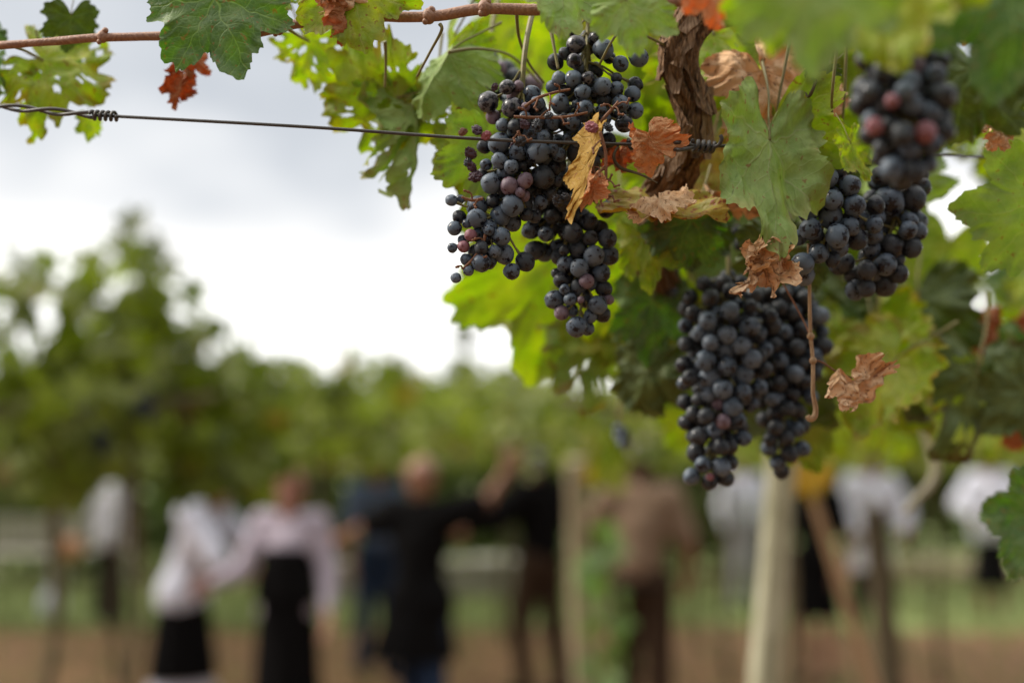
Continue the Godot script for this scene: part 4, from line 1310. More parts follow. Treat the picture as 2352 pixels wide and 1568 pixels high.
func bunches() -> void:
	var g1 := bunch("loose left bunch with shrivelled and purple grapes over the wire", [[1200, 215, 0.905, 55], [1215, 320, 0.905, 88], [1195, 430, 0.905, 95], [1120, 530, 0.895, 62], [1095, 595, 0.89, 40]], [1165, 200, 16.5, 3, 1190, 198, 13.1, 2, 1121, 234, 22.7, 3, 1176, 247, 22.1, 3, 1133, 268, 16.5, 2, 1153, 287, 13.4, 0, 1147, 329, 22.7, 0, 1237, 350, 25, 0, 1148, 369, 17.3, 0, 1116, 378, 13.1, 0, 1128, 421, 23, 0, 1170, 427, 19.8, 2, 1206, 415, 16.5, 2, 1181, 220, 16.9, 2, 1207, 245, 10, 2, 1188, 351, 20.2, 1, 1174, 383, 16.3, 0, 1200, 381, 13.8, 1, 1195, 442, 11.5, 2, 1205, 450, 11.9, 2, 1247, 407, 25, 1, 1280, 417, 11.1, 1, 1150, 440, 7.3, 1, 1112, 336, 16.3, 1, 1108, 398, 11.5, 1, 1037, 460, 12.3, 0, 1057, 457, 9.6, 1, 1095, 501, 19.8, 0, 1096, 474, 23.4, 0, 1176, 472, 23, 0, 1149, 496, 22.7, 0, 1176, 510, 20.2, 1, 1055, 498, 15, 1, 1044, 524, 15.7, 0, 1073, 513, 10.6, 1, 1123, 528, 12.7, 0, 1081, 540, 13.8, 4, 1065, 566, 13.4, 4, 1039, 569, 11.1, 0, 1062, 551, 10.6, 1, 1136, 577, 14.4, 0, 1105, 604, 20.2, 0, 1158, 584, 21.5, 0, 1122, 598, 18.2, 1, 1076, 621, 11.9, 0, 1047, 638, 11.5, 0, 1071, 596, 13.4, 1, 1151, 543, 20.2, 0, 1124, 548, 12.5, 1, 1175, 623, 18.2, 0, 1206, 601, 20.2, 1], 70, 18.5,
		[1095, 298, 12.5, 1, 1117, 311, 10.6, 2, 1234, 288, 13.4, 0, 1194, 325, 12.5, 0, 1081, 352, 13.4, 1, 1082, 382, 12.5, 1, 1091, 405, 15.4, 1, 1074, 371, 9.6, 0, 1206, 286, 11.5, 1, 1063, 303, 9.6, 3, 1136, 200, 8.6, 1], 0.9)
	var g2 := bunch("upper middle bunch of blue-grey grapes hanging below the cane", [[1350, 105, 0.915, 66], [1345, 180, 0.91, 92], [1355, 250, 0.91, 108], [1320, 340, 0.915, 100]], [1284, 180, 15.4, 0, 1270, 199, 14.4, 0, 1317, 181, 18.8, 0, 1351, 179, 14.6, 3, 1384, 198, 19.6, 0, 1339, 211, 18.2, 0, 1364, 212, 11.5, 1, 1416, 204, 16.3, 0, 1453, 216, 17.7, 0, 1287, 237, 20.2, 0, 1326, 239, 11.5, 1, 1344, 248, 18.6, 0, 1389, 229, 17.3, 1, 1426, 237, 18.2, 0, 1459, 254, 18.2, 0, 1434, 284, 19.2, 3, 1316, 279, 18.8, 0, 1270, 286, 12.5, 0, 1349, 302, 20.7, 0, 1254, 309, 11.5, 1, 1327, 323, 14.4, 0, 1302, 317, 10.6, 1, 1326, 348, 25, 1, 1381, 252, 11.5, 1, 1323, 102, 20.2, 3, 1386, 113, 22.7, 0, 1370, 90, 19.6, 3, 1355, 106, 17.3, 1, 1315, 67, 15.4, 3, 1345, 86, 13.8, 1, 1297, 122, 13.4, 1, 1276, 142, 18.6, 1, 1320, 140, 17.3, 3, 1426, 146, 17.3, 0, 1467, 132, 21.5, 0, 1460, 194, 16.3, 1, 1416, 179, 11.9, 1, 1330, 159, 11.5, 1, 1419, 48, 16.3, 1, 1382, 63, 16.3, 1, 1402, 42, 11.5, 1], 42, 17.5,
		[1260, 265, 9.2, 0, 1397, 292, 11.1, 0, 1359, 292, 13.8, 2, 1281, 461, 13.4, 0, 1300, 452, 9.6, 0], 0.9)
	bunch("dark tapering tail of grapes below the yellow dried leaf", [[1310, 400, 0.95, 105], [1290, 490, 0.945, 100], [1330, 570, 0.94, 82], [1340, 650, 0.935, 70], [1330, 735, 0.93, 45]], [1315, 535, 22.1, 1, 1329, 575, 21.1, 1, 1364, 588, 22.1, 0, 1331, 616, 20.2, 0, 1395, 548, 21.1, 0, 1398, 587, 21.1, 1, 1300, 608, 19.2, 1, 1291, 644, 18.2, 1, 1327, 662, 18.2, 1, 1348, 646, 16.3, 2, 1381, 627, 20.2, 1, 1386, 662, 18.2, 1, 1297, 665, 11.9, 0, 1274, 688, 20.7, 0, 1310, 687, 13.8, 0, 1334, 688, 7.7, 2, 1373, 700, 20.2, 0, 1296, 575, 11.5, 1, 1393, 481, 19.2, 1, 1415, 466, 21.1, 1, 1352, 510, 20.2, 1, 1277, 627, 10.6, 1, 1398, 688, 11.5, 2, 1229, 575, 21.1, 1, 1219, 529, 19.2, 1, 1227, 483, 21.1, 1, 1254, 450, 21.1, 1, 1254, 537, 17.3, 1, 1250, 579, 21.1, 1, 1325, 750, 23.4, 0, 1290, 718, 16.5, 2, 1313, 712, 15, 0, 1356, 726, 14.4, 0, 1349, 753, 15, 1, 1382, 721, 18, 1], 55, 20.0, [], 0.95)
	bunch("right bunch of blue-grey grapes beside the large pale leaf", [[1900, 300, 0.945, 40], [1900, 370, 0.94, 65], [1915, 460, 0.935, 85], [1900, 540, 0.93, 75], [1850, 620, 0.925, 35]], [1817, 356, 17.2, 0, 1855, 369, 21.1, 0, 1887, 371, 17.2, 1, 1833, 385, 15.8, 1, 1885, 326, 18.5, 1, 1902, 408, 22.4, 0, 1954, 375, 22.4, 0, 1888, 431, 17.2, 1, 1870, 454, 19, 0, 1953, 426, 23.2, 0, 1914, 459, 22.4, 0, 1963, 471, 24.3, 0, 1858, 485, 24.3, 0, 1909, 497, 25.6, 0, 1862, 526, 24.3, 0, 1835, 546, 17.9, 0, 1924, 542, 25.1, 0, 1953, 520, 21.1, 1, 2011, 471, 21.1, 1, 2008, 516, 19.8, 1, 1968, 549, 23.8, 1, 1844, 606, 25.1, 0, 1846, 632, 23.8, 0, 1881, 582, 22.4, 0, 1932, 342, 15.8, 1, 1926, 298, 15.8, 1, 1925, 565, 23.8, 1, 1979, 507, 21.1, 1, 1873, 257, 15.8, 3], 34, 20.0, [], 0.9)
	bunch("shaded dark tail of grapes at the right below the blurred bunch", [[2070, 400, 0.98, 95], [2055, 500, 0.975, 90], [2025, 590, 0.965, 84], [1995, 660, 0.96, 35]], [1942, 603, 19.8, 1, 1991, 620, 22.4, 1, 2034, 607, 25.1, 1, 2048, 565, 27.7, 1, 2065, 628, 21.1, 1, 2032, 653, 26.4, 1, 1990, 660, 19.8, 1, 1965, 666, 21.6, 1, 1961, 631, 19.8, 1, 1926, 611, 19.8, 1, 2065, 594, 14.5, 1, 2042, 464, 34.3, 1, 2040, 501, 23.8, 1, 2095, 454, 29, 1, 2114, 430, 23.8, 1], 60, 23.0, [], 1.0)
	bunch("big lower bunch under the crumpled tan leaf, left of its twin", [[1672, 715, 1.05, 130], [1662, 810, 1.05, 130], [1652, 900, 1.045, 112], [1640, 1000, 1.04, 86], [1630, 1080, 1.04, 48]], [1677, 713, 20.8, 0, 1627, 737, 20, 0, 1607, 765, 18, 0, 1671, 769, 20.8, 0, 1633, 787, 18.4, 0, 1723, 751, 23.2, 0, 1667, 804, 20, 0, 1702, 793, 19.2, 0, 1621, 828, 23.2, 0, 1671, 842, 20.8, 0, 1727, 824, 22, 0, 1631, 866, 23.2, 0, 1707, 860, 23.2, 0, 1661, 894, 21.6, 0, 1706, 900, 19.2, 0, 1629, 906, 16.8, 0, 1651, 926, 15.2, 2, 1683, 934, 21.6, 0, 1661, 968, 16.8, 2, 1697, 964, 16.8, 1, 1745, 890, 18, 1, 1643, 990, 20, 1, 1599, 1038, 20, 1, 1657, 1072, 20, 0, 1589, 1094, 19.2, 0, 1615, 1066, 18, 0, 1667, 1098, 18, 1, 1631, 1094, 8.8, 4], 120, 19.5, [], 1.0)
	bunch("dark lower bunch behind the bare hanging cane, right of its twin", [[1810, 700, 1.09, 100], [1815, 790, 1.085, 98], [1805, 890, 1.08, 86], [1798, 990, 1.08, 66], [1800, 1070, 1.08, 42]], [1803, 763, 18.4, 1, 1793, 830, 20.8, 1, 1821, 719, 20.8, 1, 1827, 858, 18.4, 0, 1843, 757, 22, 1, 1789, 880, 20.8, 1, 1815, 1042, 19.2, 1, 1787, 1062, 18, 1, 1807, 1004, 18, 1, 1843, 1030, 16.8, 1, 1795, 1082, 18, 1, 1883, 725, 20, 0, 1891, 794, 20, 1], 95, 19.5, [], 0.95)
	bunch("strongly blurred foreground bunch below the top right leaves", [[2065, 150, 0.69, 128], [2078, 240, 0.68, 136], [2085, 320, 0.68, 112], [2095, 400, 0.68, 62]], [2126, 303, 24, 4, 2010, 290, 20, 4, 2050, 232, 16, 4], 95, 28.0, [], 0.8)
	bunch("small blurred bunch behind the shrivelled grapes at the upper left", [[1125, 150, 1.07, 50], [1125, 200, 1.07, 80], [1160, 260, 1.07, 85]], [1128, 132, 15, 1, 1100, 155, 12, 2, 1148, 158, 15, 2, 1085, 205, 24, 1, 1128, 195, 24, 1, 1180, 180, 22, 1, 1225, 195, 22, 2], 30, 21.0, [], 0.8)
	bunch("small black bunch in shade between the trunk and the lower bunch", [[1500, 570, 1.12, 40], [1515, 630, 1.12, 55], [1545, 670, 1.12, 30]], [], 26, 18.0, [], 1.0)
	bunch("little purple bunch hanging left of the lower bunch", [[1422, 975, 1.5, 18], [1430, 1005, 1.5, 30], [1440, 1025, 1.5, 18]], [], 14, 12.0, [], 0.2)
	bunch("tiny dark bunch showing below the rolled brown leaf", [[1690, 520, 1.1, 30], [1695, 555, 1.1, 28]], [], 10, 17.0, [], 1.0)
	bunch("dark blurred bunch in the left vine", [[330, 900, 4.3, 24], [330, 950, 4.3, 30], [320, 990, 4.3, 16]], [], 60, 6.0, [], 1.0)
	bunch("second dark blurred bunch in the left vine, further down", [[225, 930, 4.2, 34], [235, 990, 4.2, 36], [235, 1040, 4.2, 18]], [], 70, 6.0, [], 1.0)
	twigs(g2, [[1352, 350], [1362, 385], [1372, 418], [1385, 440]], 0.872, [[1368, 405, 1350, 425], [1372, 420, 1400, 412], [1376, 428, 1360, 450], [1382, 438, 1398, 452], [1362, 385, 1380, 392]])
	twigs(g2, [[1378, 302], [1390, 345], [1392, 390], [1392, 430], [1398, 458]], 0.868, [[1391, 380, 1376, 396], [1392, 415, 1412, 428], [1394, 440, 1380, 462], [1396, 450, 1412, 462], [1384, 320, 1362, 340]])
	twigs(g2, [[1372, 288], [1395, 262], [1415, 240], [1420, 232]], 0.876, [[1405, 250, 1388, 240], [1415, 242, 1440, 236], [1410, 245, 1422, 262]])
	twigs(g2, [[1180, 268], [1240, 270], [1300, 268], [1350, 258]], 0.885, [[1210, 270, 1200, 250], [1240, 270, 1262, 252], [1280, 268, 1296, 284], [1320, 264, 1330, 246]])
	twigs(g2, [[1205, 245], [1235, 225], [1275, 212], [1310, 205]], 0.885, [[1235, 226, 1228, 246], [1260, 216, 1264, 236], [1285, 210, 1280, 196]])
	twigs(g1, [[1190, 300], [1196, 320], [1200, 335]], 0.874, [[1192, 305, 1180, 318], [1195, 312, 1212, 322]])
	twigs(g1, [[1110, 455], [1085, 460], [1060, 452]], 0.876, [[1085, 460, 1075, 440], [1100, 456, 1090, 470]])
	twigs(g1, [[1118, 520], [1110, 555], [1090, 590], [1062, 618]], 0.886, [[1110, 555, 1092, 548], [1095, 585, 1110, 592], [1062, 618, 1052, 612]])


# ---------------------------------------------------------------- people
func field(bones: Array, cell: float, blend: float) -> Array:
	# tapered capsules joined by a smooth minimum, meshed as surface nets: [vertices, indices]
	var lo := Vector3.INF
	var hi := -Vector3.INF
	for b in bones:
		var r: float = maxf(b[2], b[3]) + cell * 3.0
		lo = lo.min((b[0] as Vector3).min(b[1]) - Vector3.ONE * r)
		hi = hi.max((b[0] as Vector3).max(b[1]) + Vector3.ONE * r)
	var nx := int((hi.x - lo.x) / cell) + 2
	var ny := int((hi.y - lo.y) / cell) + 2
	var nz := int((hi.z - lo.z) / cell) + 2
	var g := PackedFloat32Array()
	g.resize(nx * ny * nz)
	g.fill(9.0)
	for b in bones:
		var a: Vector3 = b[0]
		var e: Vector3 = b[1]
		var ra: float = b[2]
		var rb: float = b[3]
		var ae := e - a
		var inv := 1.0 / maxf(ae.length_squared(), 1e-9)
		var reach := maxf(ra, rb) + maxf(cell * 2.5, blend)
		var l := (a.min(e) - Vector3.ONE * reach - lo) / cell
		var h := (a.max(e) + Vector3.ONE * reach - lo) / cell
		for k in range(maxi(int(l.z), 0), mini(int(h.z) + 2, nz)):
			for j in range(maxi(int(l.y), 0), mini(int(h.y) + 2, ny)):
				var row := (k * ny + j) * nx
				for i in range(maxi(int(l.x), 0), mini(int(h.x) + 2, nx)):
					var p := lo + Vector3(i, j, k) * cell
					var t := clampf((p - a).dot(ae) * inv, 0.0, 1.0)
					var d := (p - a - ae * t).length() - lerpf(ra, rb, t)
					var o := g[row + i]
					if o < 8.0:
						var m := clampf(0.5 + 0.5 * (o - d) / blend, 0.0, 1.0)
						d = lerpf(o, d, m) - blend * m * (1.0 - m)
					g[row + i] = d
	var v := PackedVector3Array()
	var idx := PackedInt32Array()
	var id := {}
	var off := [0, 1, nx, nx + 1, nx * ny, nx * ny + 1, nx * ny + nx, nx * ny + nx + 1]
	var corner := [Vector3(0, 0, 0), Vector3(1, 0, 0), Vector3(0, 1, 0), Vector3(1, 1, 0), Vector3(0, 0, 1), Vector3(1, 0, 1), Vector3(0, 1, 1), Vector3(1, 1, 1)]
	var edges := [[0, 1], [2, 3], [4, 5], [6, 7], [0, 2], [1, 3], [4, 6], [5, 7], [0, 4], [1, 5], [2, 6], [3, 7]]
	for k in nz - 1:
		for j in ny - 1:
			var row := (k * ny + j) * nx
			for i in nx - 1:
				var c := row + i
				if absf(g[c]) > cell * 2.0:
					continue
				var inside := 0
				for q in 8:
					if g[c + off[q]] < 0.0:
						inside += 1
				if inside == 0 or inside == 8:
					continue
				var sum := Vector3.ZERO
				var cnt := 0
				for e in edges:
					var s0 := g[c + off[e[0]]]
					var s1 := g[c + off[e[1]]]
					if (s0 < 0.0) != (s1 < 0.0):
						sum += (corner[e[0]] as Vector3).lerp(corner[e[1]], s0 / (s0 - s1))
						cnt += 1
				id[c] = v.size()
				v.append(lo + (Vector3(i, j, k) + sum / cnt) * cell)
	var step := [1, nx, nx * ny]
	for c in id:
		for ax in 3:
			var u: int = step[(ax + 1) % 3]
			var w: int = step[(ax + 2) % 3]
			var nb: int = c + step[ax]
			if nb >= g.size() or (g[c] < 0.0) == (g[nb] < 0.0):
				continue
			if not (id.has(c - u) and id.has(c - w) and id.has(c - u - w)):
				continue
			var a: int = id[c]
			var b: int = id[c - u]
			var d: int = id[c - u - w]
			var e: int = id[c - w]
			if g[c] < 0.0:
				idx.append_array([a, b, d, a, d, e])
			else:
				idx.append_array([a, d, b, a, e, d])
	return [v, idx]


func joined(pieces: Array) -> ArrayMesh:
	# pieces: [shape, transform]
	var v := PackedVector3Array()
	var idx := PackedInt32Array()
	for p in pieces:
		var first := v.size()
		var t: Transform3D = p[1]
		for q in p[0][0]:
			v.append(t * q)
		var flip := t.basis.determinant() < 0.0
		var src: PackedInt32Array = p[0][1]
		for i in range(0, src.size(), 3):
			idx.append(src[i] + first)
			idx.append(src[i + (2 if flip else 1)] + first)
			idx.append(src[i + (1 if flip else 2)] + first)
	return mesh_of(v, idx)


func make_head_and_hand() -> void:
	# head: centre of the skull at the origin, face towards +z
	var b := [
		[Vector3(0, 0.02, -0.02), Vector3(0, 0.03, 0.01), 0.088, 0.082], [Vector3(0, -0.03, 0.03), Vector3(0, -0.085, 0.045), 0.062, 0.042], [Vector3(0, 0.0, 0.085), Vector3(0, -0.028, 0.108), 0.011, 0.015],
		[Vector3(-0.03, 0.018, 0.075), Vector3(0.03, 0.018, 0.075), 0.013, 0.013], [Vector3(-0.04, -0.03, 0.058), Vector3(-0.03, -0.02, 0.068), 0.022, 0.02], [Vector3(0.04, -0.03, 0.058), Vector3(0.03, -0.02, 0.068), 0.022, 0.02],
		[Vector3(-0.02, -0.062, 0.083), Vector3(0.02, -0.062, 0.083), 0.008, 0.008], [Vector3(-0.018, -0.073, 0.081), Vector3(0.018, -0.073, 0.081), 0.008, 0.008], [Vector3(0, -0.102, 0.068), Vector3(0, -0.098, 0.072), 0.02, 0.02],
		[Vector3(-0.083, 0.01, -0.005), Vector3(-0.085, -0.03, 0.0), 0.014, 0.009], [Vector3(0.083, 0.01, -0.005), Vector3(0.085, -0.03, 0.0), 0.014, 0.009]]
	head_shape = field(b, 0.006, 0.012)
	# a left hand: wrist at the origin, fingers along -y, palm towards +z, thumb towards +x
	var h := [[Vector3(0, 0, 0), Vector3(0.0, -0.03, 0), 0.024, 0.026]]
	var len_ := [0.07, 0.08, 0.075, 0.06]
	for k in 4:
		var x := 0.030 - k * 0.0195
		var y := -0.092 + absf(k - 1.2) * 0.005
		h.append([Vector3(x * 0.6, -0.02, 0), Vector3(x, y, 0), 0.014, 0.0115])
		var l: float = len_[k]
		var p1 := Vector3(x * 1.04, y - l * 0.45, 0.008)
		var p2 := Vector3(x * 1.05, y - l * 0.74, 0.022)
		var p3 := Vector3(x * 1.04, y - l * 0.92, 0.038)
		h.append([Vector3(x, y, 0), p1, 0.0098, 0.009])
		h.append([p1, p2, 0.009, 0.0082])
		h.append([p2, p3, 0.0082, 0.007])
	h.append([Vector3(0.014, -0.02, 0.004), Vector3(0.045, -0.055, 0.012), 0.017, 0.013])
	h.append([Vector3(0.045, -0.055, 0.012), Vector3(0.055, -0.085, 0.022), 0.0115, 0.010])
	h.append([Vector3(0.055, -0.085, 0.022), Vector3(0.054, -0.108, 0.03), 0.0098, 0.008])
	hand_shape = field(h, 0.005, 0.006)


func skirt(waist: Vector3, hem_y: float, r0: float, r1: float, folds: int, lean := Vector3.ZERO) -> ArrayMesh:
	var v := PackedVector3Array()
	var idx := PackedInt32Array()
	var n := 60
	var rings := 12
	for side in 2:
		for j in rings + 1:
			var f := float(j) / rings
			for i in n + 1:
				var a := TAU * i / n
				var r := lerpf(r0, r1, pow(f, 0.8)) * (1.0 + 0.08 * f * sin(a * folds + sin(a * 2.0)) ) - side * 0.006
				v.append(Vector3(waist.x + cos(a) * r, lerpf(waist.y, hem_y, f), waist.z + sin(a) * r * 0.8) + lean * f)
	var per := (rings + 1) * (n + 1)
	for side in 2:
		for j in rings:
			for i in n:
				var a := side * per + j * (n + 1) + i
				var b := a + n + 1
				if side == 0:
					idx.append_array([a, b + 1, b, a, a + 1, b + 1])
				else:
					idx.append_array([a, b, b + 1, a, b + 1, a + 1])
	for i in n:   # hem
		var a := rings * (n + 1) + i
		var b := a + per
		idx.append_array([a, a + 1, b + 1, a, b + 1, b])
	return mesh_of(v, idx)


func person(label: String, where: Vector3, yaw: float, tall: float, q: Dictionary) -> Node3D:
	# q: lean (chest forward), arms (elbow and wrist of the left, then the right), step, and what is worn
	if head_shape.is_empty():
		make_head_and_hand()
	var t := thing("person", label, "person", where)
	t.rotation.y = yaw
	t.scale = Vector3(0.9, 1.0, 0.92) * (tall / 1.7)
	var lean: float = q.get("lean", 0.0)
	var hip := Vector3(0, 0.92, 0)
	var bend := Basis(Vector3(1, 0, 0), lean)
	var up := func(p: Vector3) -> Vector3: return hip + bend * (p - hip)
	var chest: Vector3 = up.call(Vector3(0, 1.26, 0.01))
	var neck: Vector3 = up.call(Vector3(0, 1.46, -0.01))
	var head: Vector3 = up.call(Vector3(0, 1.585, 0.02))
	var sh := [up.call(Vector3(0.175, 1.4, -0.01)), up.call(Vector3(-0.175, 1.4, -0.01))]
	var arms: Array = q.get("arms", [Vector3(0.25, 1.14, 0.0), Vector3(0.27, 0.9, 0.08), Vector3(-0.25, 1.14, 0.0), Vector3(-0.27, 0.9, 0.08)])
	var step: float = q.get("step", 0.05)
	var legs := [[Vector3(0.09, 0.9, 0), Vector3(0.1, 0.48, 0.02 + step), Vector3(0.1, 0.07, step * 0.6), Vector3(0.12, 0.035, step * 0.6 + 0.16)], [Vector3(-0.09, 0.9, 0), Vector3(-0.1, 0.48, 0.02 - step * 0.5), Vector3(-0.1, 0.07, -step * 1.6), Vector3(-0.12, 0.035, -step * 1.6 + 0.16)]]
	var bones := [
		[Vector3(0.06, 0.94, 0), Vector3(-0.06, 0.94, 0), 0.115, 0.115], [hip + Vector3(0, 0.05, 0), chest, 0.115, 0.12], [chest + Vector3(0.07, 0, 0), up.call(Vector3(0.09, 1.34, 0)), 0.09, 0.075], [chest + Vector3(-0.07, 0, 0), up.call(Vector3(-0.09, 1.34, 0)), 0.09, 0.075],
		[sh[0], sh[1], 0.06, 0.06], [neck - Vector3(0, 0.06, 0), head - Vector3(0, 0.05, 0), 0.056, 0.052]]
	var sleeves := []
	for k in 2:
		var e: Vector3 = arms[k * 2]
		var w: Vector3 = arms[k * 2 + 1]
		bones.append([sh[k], e, 0.05, 0.038])
		bones.append([e, w, 0.039, 0.026])
		sleeves.append([sh[k], e, w])
		var l: Array = legs[k]
		bones.append([l[0], l[1], 0.085, 0.055])
		bones.append([l[1], l[2], 0.055, 0.036])
		bones.append([l[2], l[3], 0.04, 0.03])
	var pieces := [[field(bones, 0.02, 0.03), Transform3D()]]
	var face := Basis(Vector3(0, 1, 0), float(q.get("look", 0.0))) * Basis(Vector3(1, 0, 0), lean * 0.6 + float(q.get("nod", 0.0)))
	pieces.append([head_shape, Transform3D(face, head)])
	for k in 2:
		var e: Vector3 = arms[k * 2]
		var w: Vector3 = arms[k * 2 + 1]
		var y := (e - w).normalized()
		var z := Vector3(-0.6 if k == 0 else 0.6, 0, 0.8)
		z = (z - y * z.dot(y)).normalized()
		var x := y.cross(z)
		pieces.append([hand_shape, Transform3D(Basis(x if k == 0 else -x, y, z), w)])
	var skin: Material = q.get("skin", M.skin)
	obj("body", joined(pieces), skin, t)
	for s in [-1.0, 1.0]:
		var eye := Soup.new()
		eye.ball(head + face * Vector3(0.031 * s, -0.001, 0.079), Vector3.ONE * 0.010, 10, 8)
		obj("eye", soup_mesh(eye), M.eye, t)
	# hair
	var hb := [[head + face * Vector3(0, 0.035, -0.03), head + face * Vector3(0, 0.05, 0.01), 0.092, 0.084], [head + face * Vector3(0, -0.03, -0.05), head + face * Vector3(0, 0.03, -0.04), 0.07, 0.085]]
	if q.get("long_hair", false):
		hb.append([head + face * Vector3(0, 0.0, -0.06), neck + Vector3(0, -0.08, -0.09), 0.08, 0.05])
	var hs := field(hb, 0.012, 0.02)
	obj("hair", joined([[hs, Transform3D()]]), q.get("hair", M.hair_dark), t)
	if q.has("hat"):
		var s := Soup.new()
		s.tube(PackedVector3Array([head + Vector3(0, 0.06, 0), head + Vector3(0, 0.075, 0)]), [0.165, 0.155], 24)
		s.tube(PackedVector3Array([head + Vector3(0, 0.07, 0), head + Vector3(0, 0.15, 0), head + Vector3(0, 0.165, 0)]), [0.105, 0.098, 0.06], 24)
		obj("hat", soup_mesh(s), q.hat, t)
	# top
	if q.has("top"):
		var loose: float = q.get("loose", 0.02)
		var tb := []
		var tucked: bool = q.has("trousers") and not q.has("coat")
		for i in 5:
			if tucked and i == 0:
				continue
			var b: Array = bones[i].duplicate()
			if tucked and i == 1:
				b[0] = Vector3(0, 1.07, 0)
			b[2] += loose
			b[3] += loose
			tb.append(b)
		if not tucked:
			tb.append([Vector3(0.06, 0.9, 0), Vector3(-0.06, 0.9, 0), 0.118 + loose, 0.118 + loose])
		var sl: int = q.get("sleeve", 2)
		for k in 2:
			if sl >= 1:
				var e: Vector3 = sleeves[k][1]
				tb.append([sh[k], (sh[k] as Vector3).lerp(e, 1.0 if sl == 2 else 0.75), 0.058 + loose * 1.2, 0.05 + loose * 1.3])
				if sl == 2:
					tb.append([e, e.lerp(sleeves[k][2], 0.88), 0.05 + loose * 1.3, 0.034 + loose * 0.5])
		obj("shirt", joined([[field(tb, 0.02, 0.035), Transform3D()]]), q.top, t)
	if q.has("trousers"):
		var pb := [[Vector3(0.06, 0.94, 0), Vector3(-0.06, 0.94, 0), 0.128, 0.128]]
		for k in 2:
			var l: Array = legs[k]
			pb.append([l[0], l[1], 0.105, 0.08])
			pb.append([l[1], (l[1] as Vector3).lerp(l[2], 0.97), 0.08, 0.062])
		obj("trousers", joined([[field(pb, 0.02, 0.03), Transform3D()]]), q.trousers, t)
	if q.has("skirt"):
		obj("skirt", skirt(Vector3(0, 1.02, 0), q.get("hem", 0.25), 0.15, q.get("flare", 0.27), 9), q.skirt, t)
	if q.has("coat"):
		obj("coat_skirt", skirt(Vector3(0, 1.0, 0), q.get("hem", 0.5), 0.165, q.get("flare", 0.27), 7, Vector3(0.05, 0, 0)), q.coat, t)
	if q.has("apron"):
		var m := skirt(Vector3(0, 1.03, 0.012), q.get("hem", 0.25) + 0.06, 0.175, float(q.get("flare", 0.27)) * 1.08, 9)
		obj("apron", m, q.apron, t)
	if q.has("bib"):
		obj("bib", skirt(Vector3(0, 1.27, 0.02), 0.98, 0.155, 0.205, 3), q.apron, t)
	if q.has("underskirt"):
		obj("underskirt", skirt(Vector3(0, 0.6, 0), q.get("hem", 0.25) - 0.09, 0.2, float(q.get("flare", 0.27)) * 0.95, 9), q.underskirt, t)
	if q.has("belt"):
		var s := Soup.new()
		s.ball(Vector3(0, 0.95, 0), Vector3(0.196, 0.025, 0.152), 24, 8)
		obj("belt", soup_mesh(s), q.belt, t)
	for k in 2:
		var l: Array = legs[k]
		var sb := [[l[2] + Vector3(0, -0.005, -0.02), l[3] + Vector3(0, 0.0, 0.02), 0.045, 0.04]]
		obj("shoe", joined([[field(sb, 0.014, 0.01), Transform3D()]]), q.get("shoes", M.black_cloth), t)
	return t


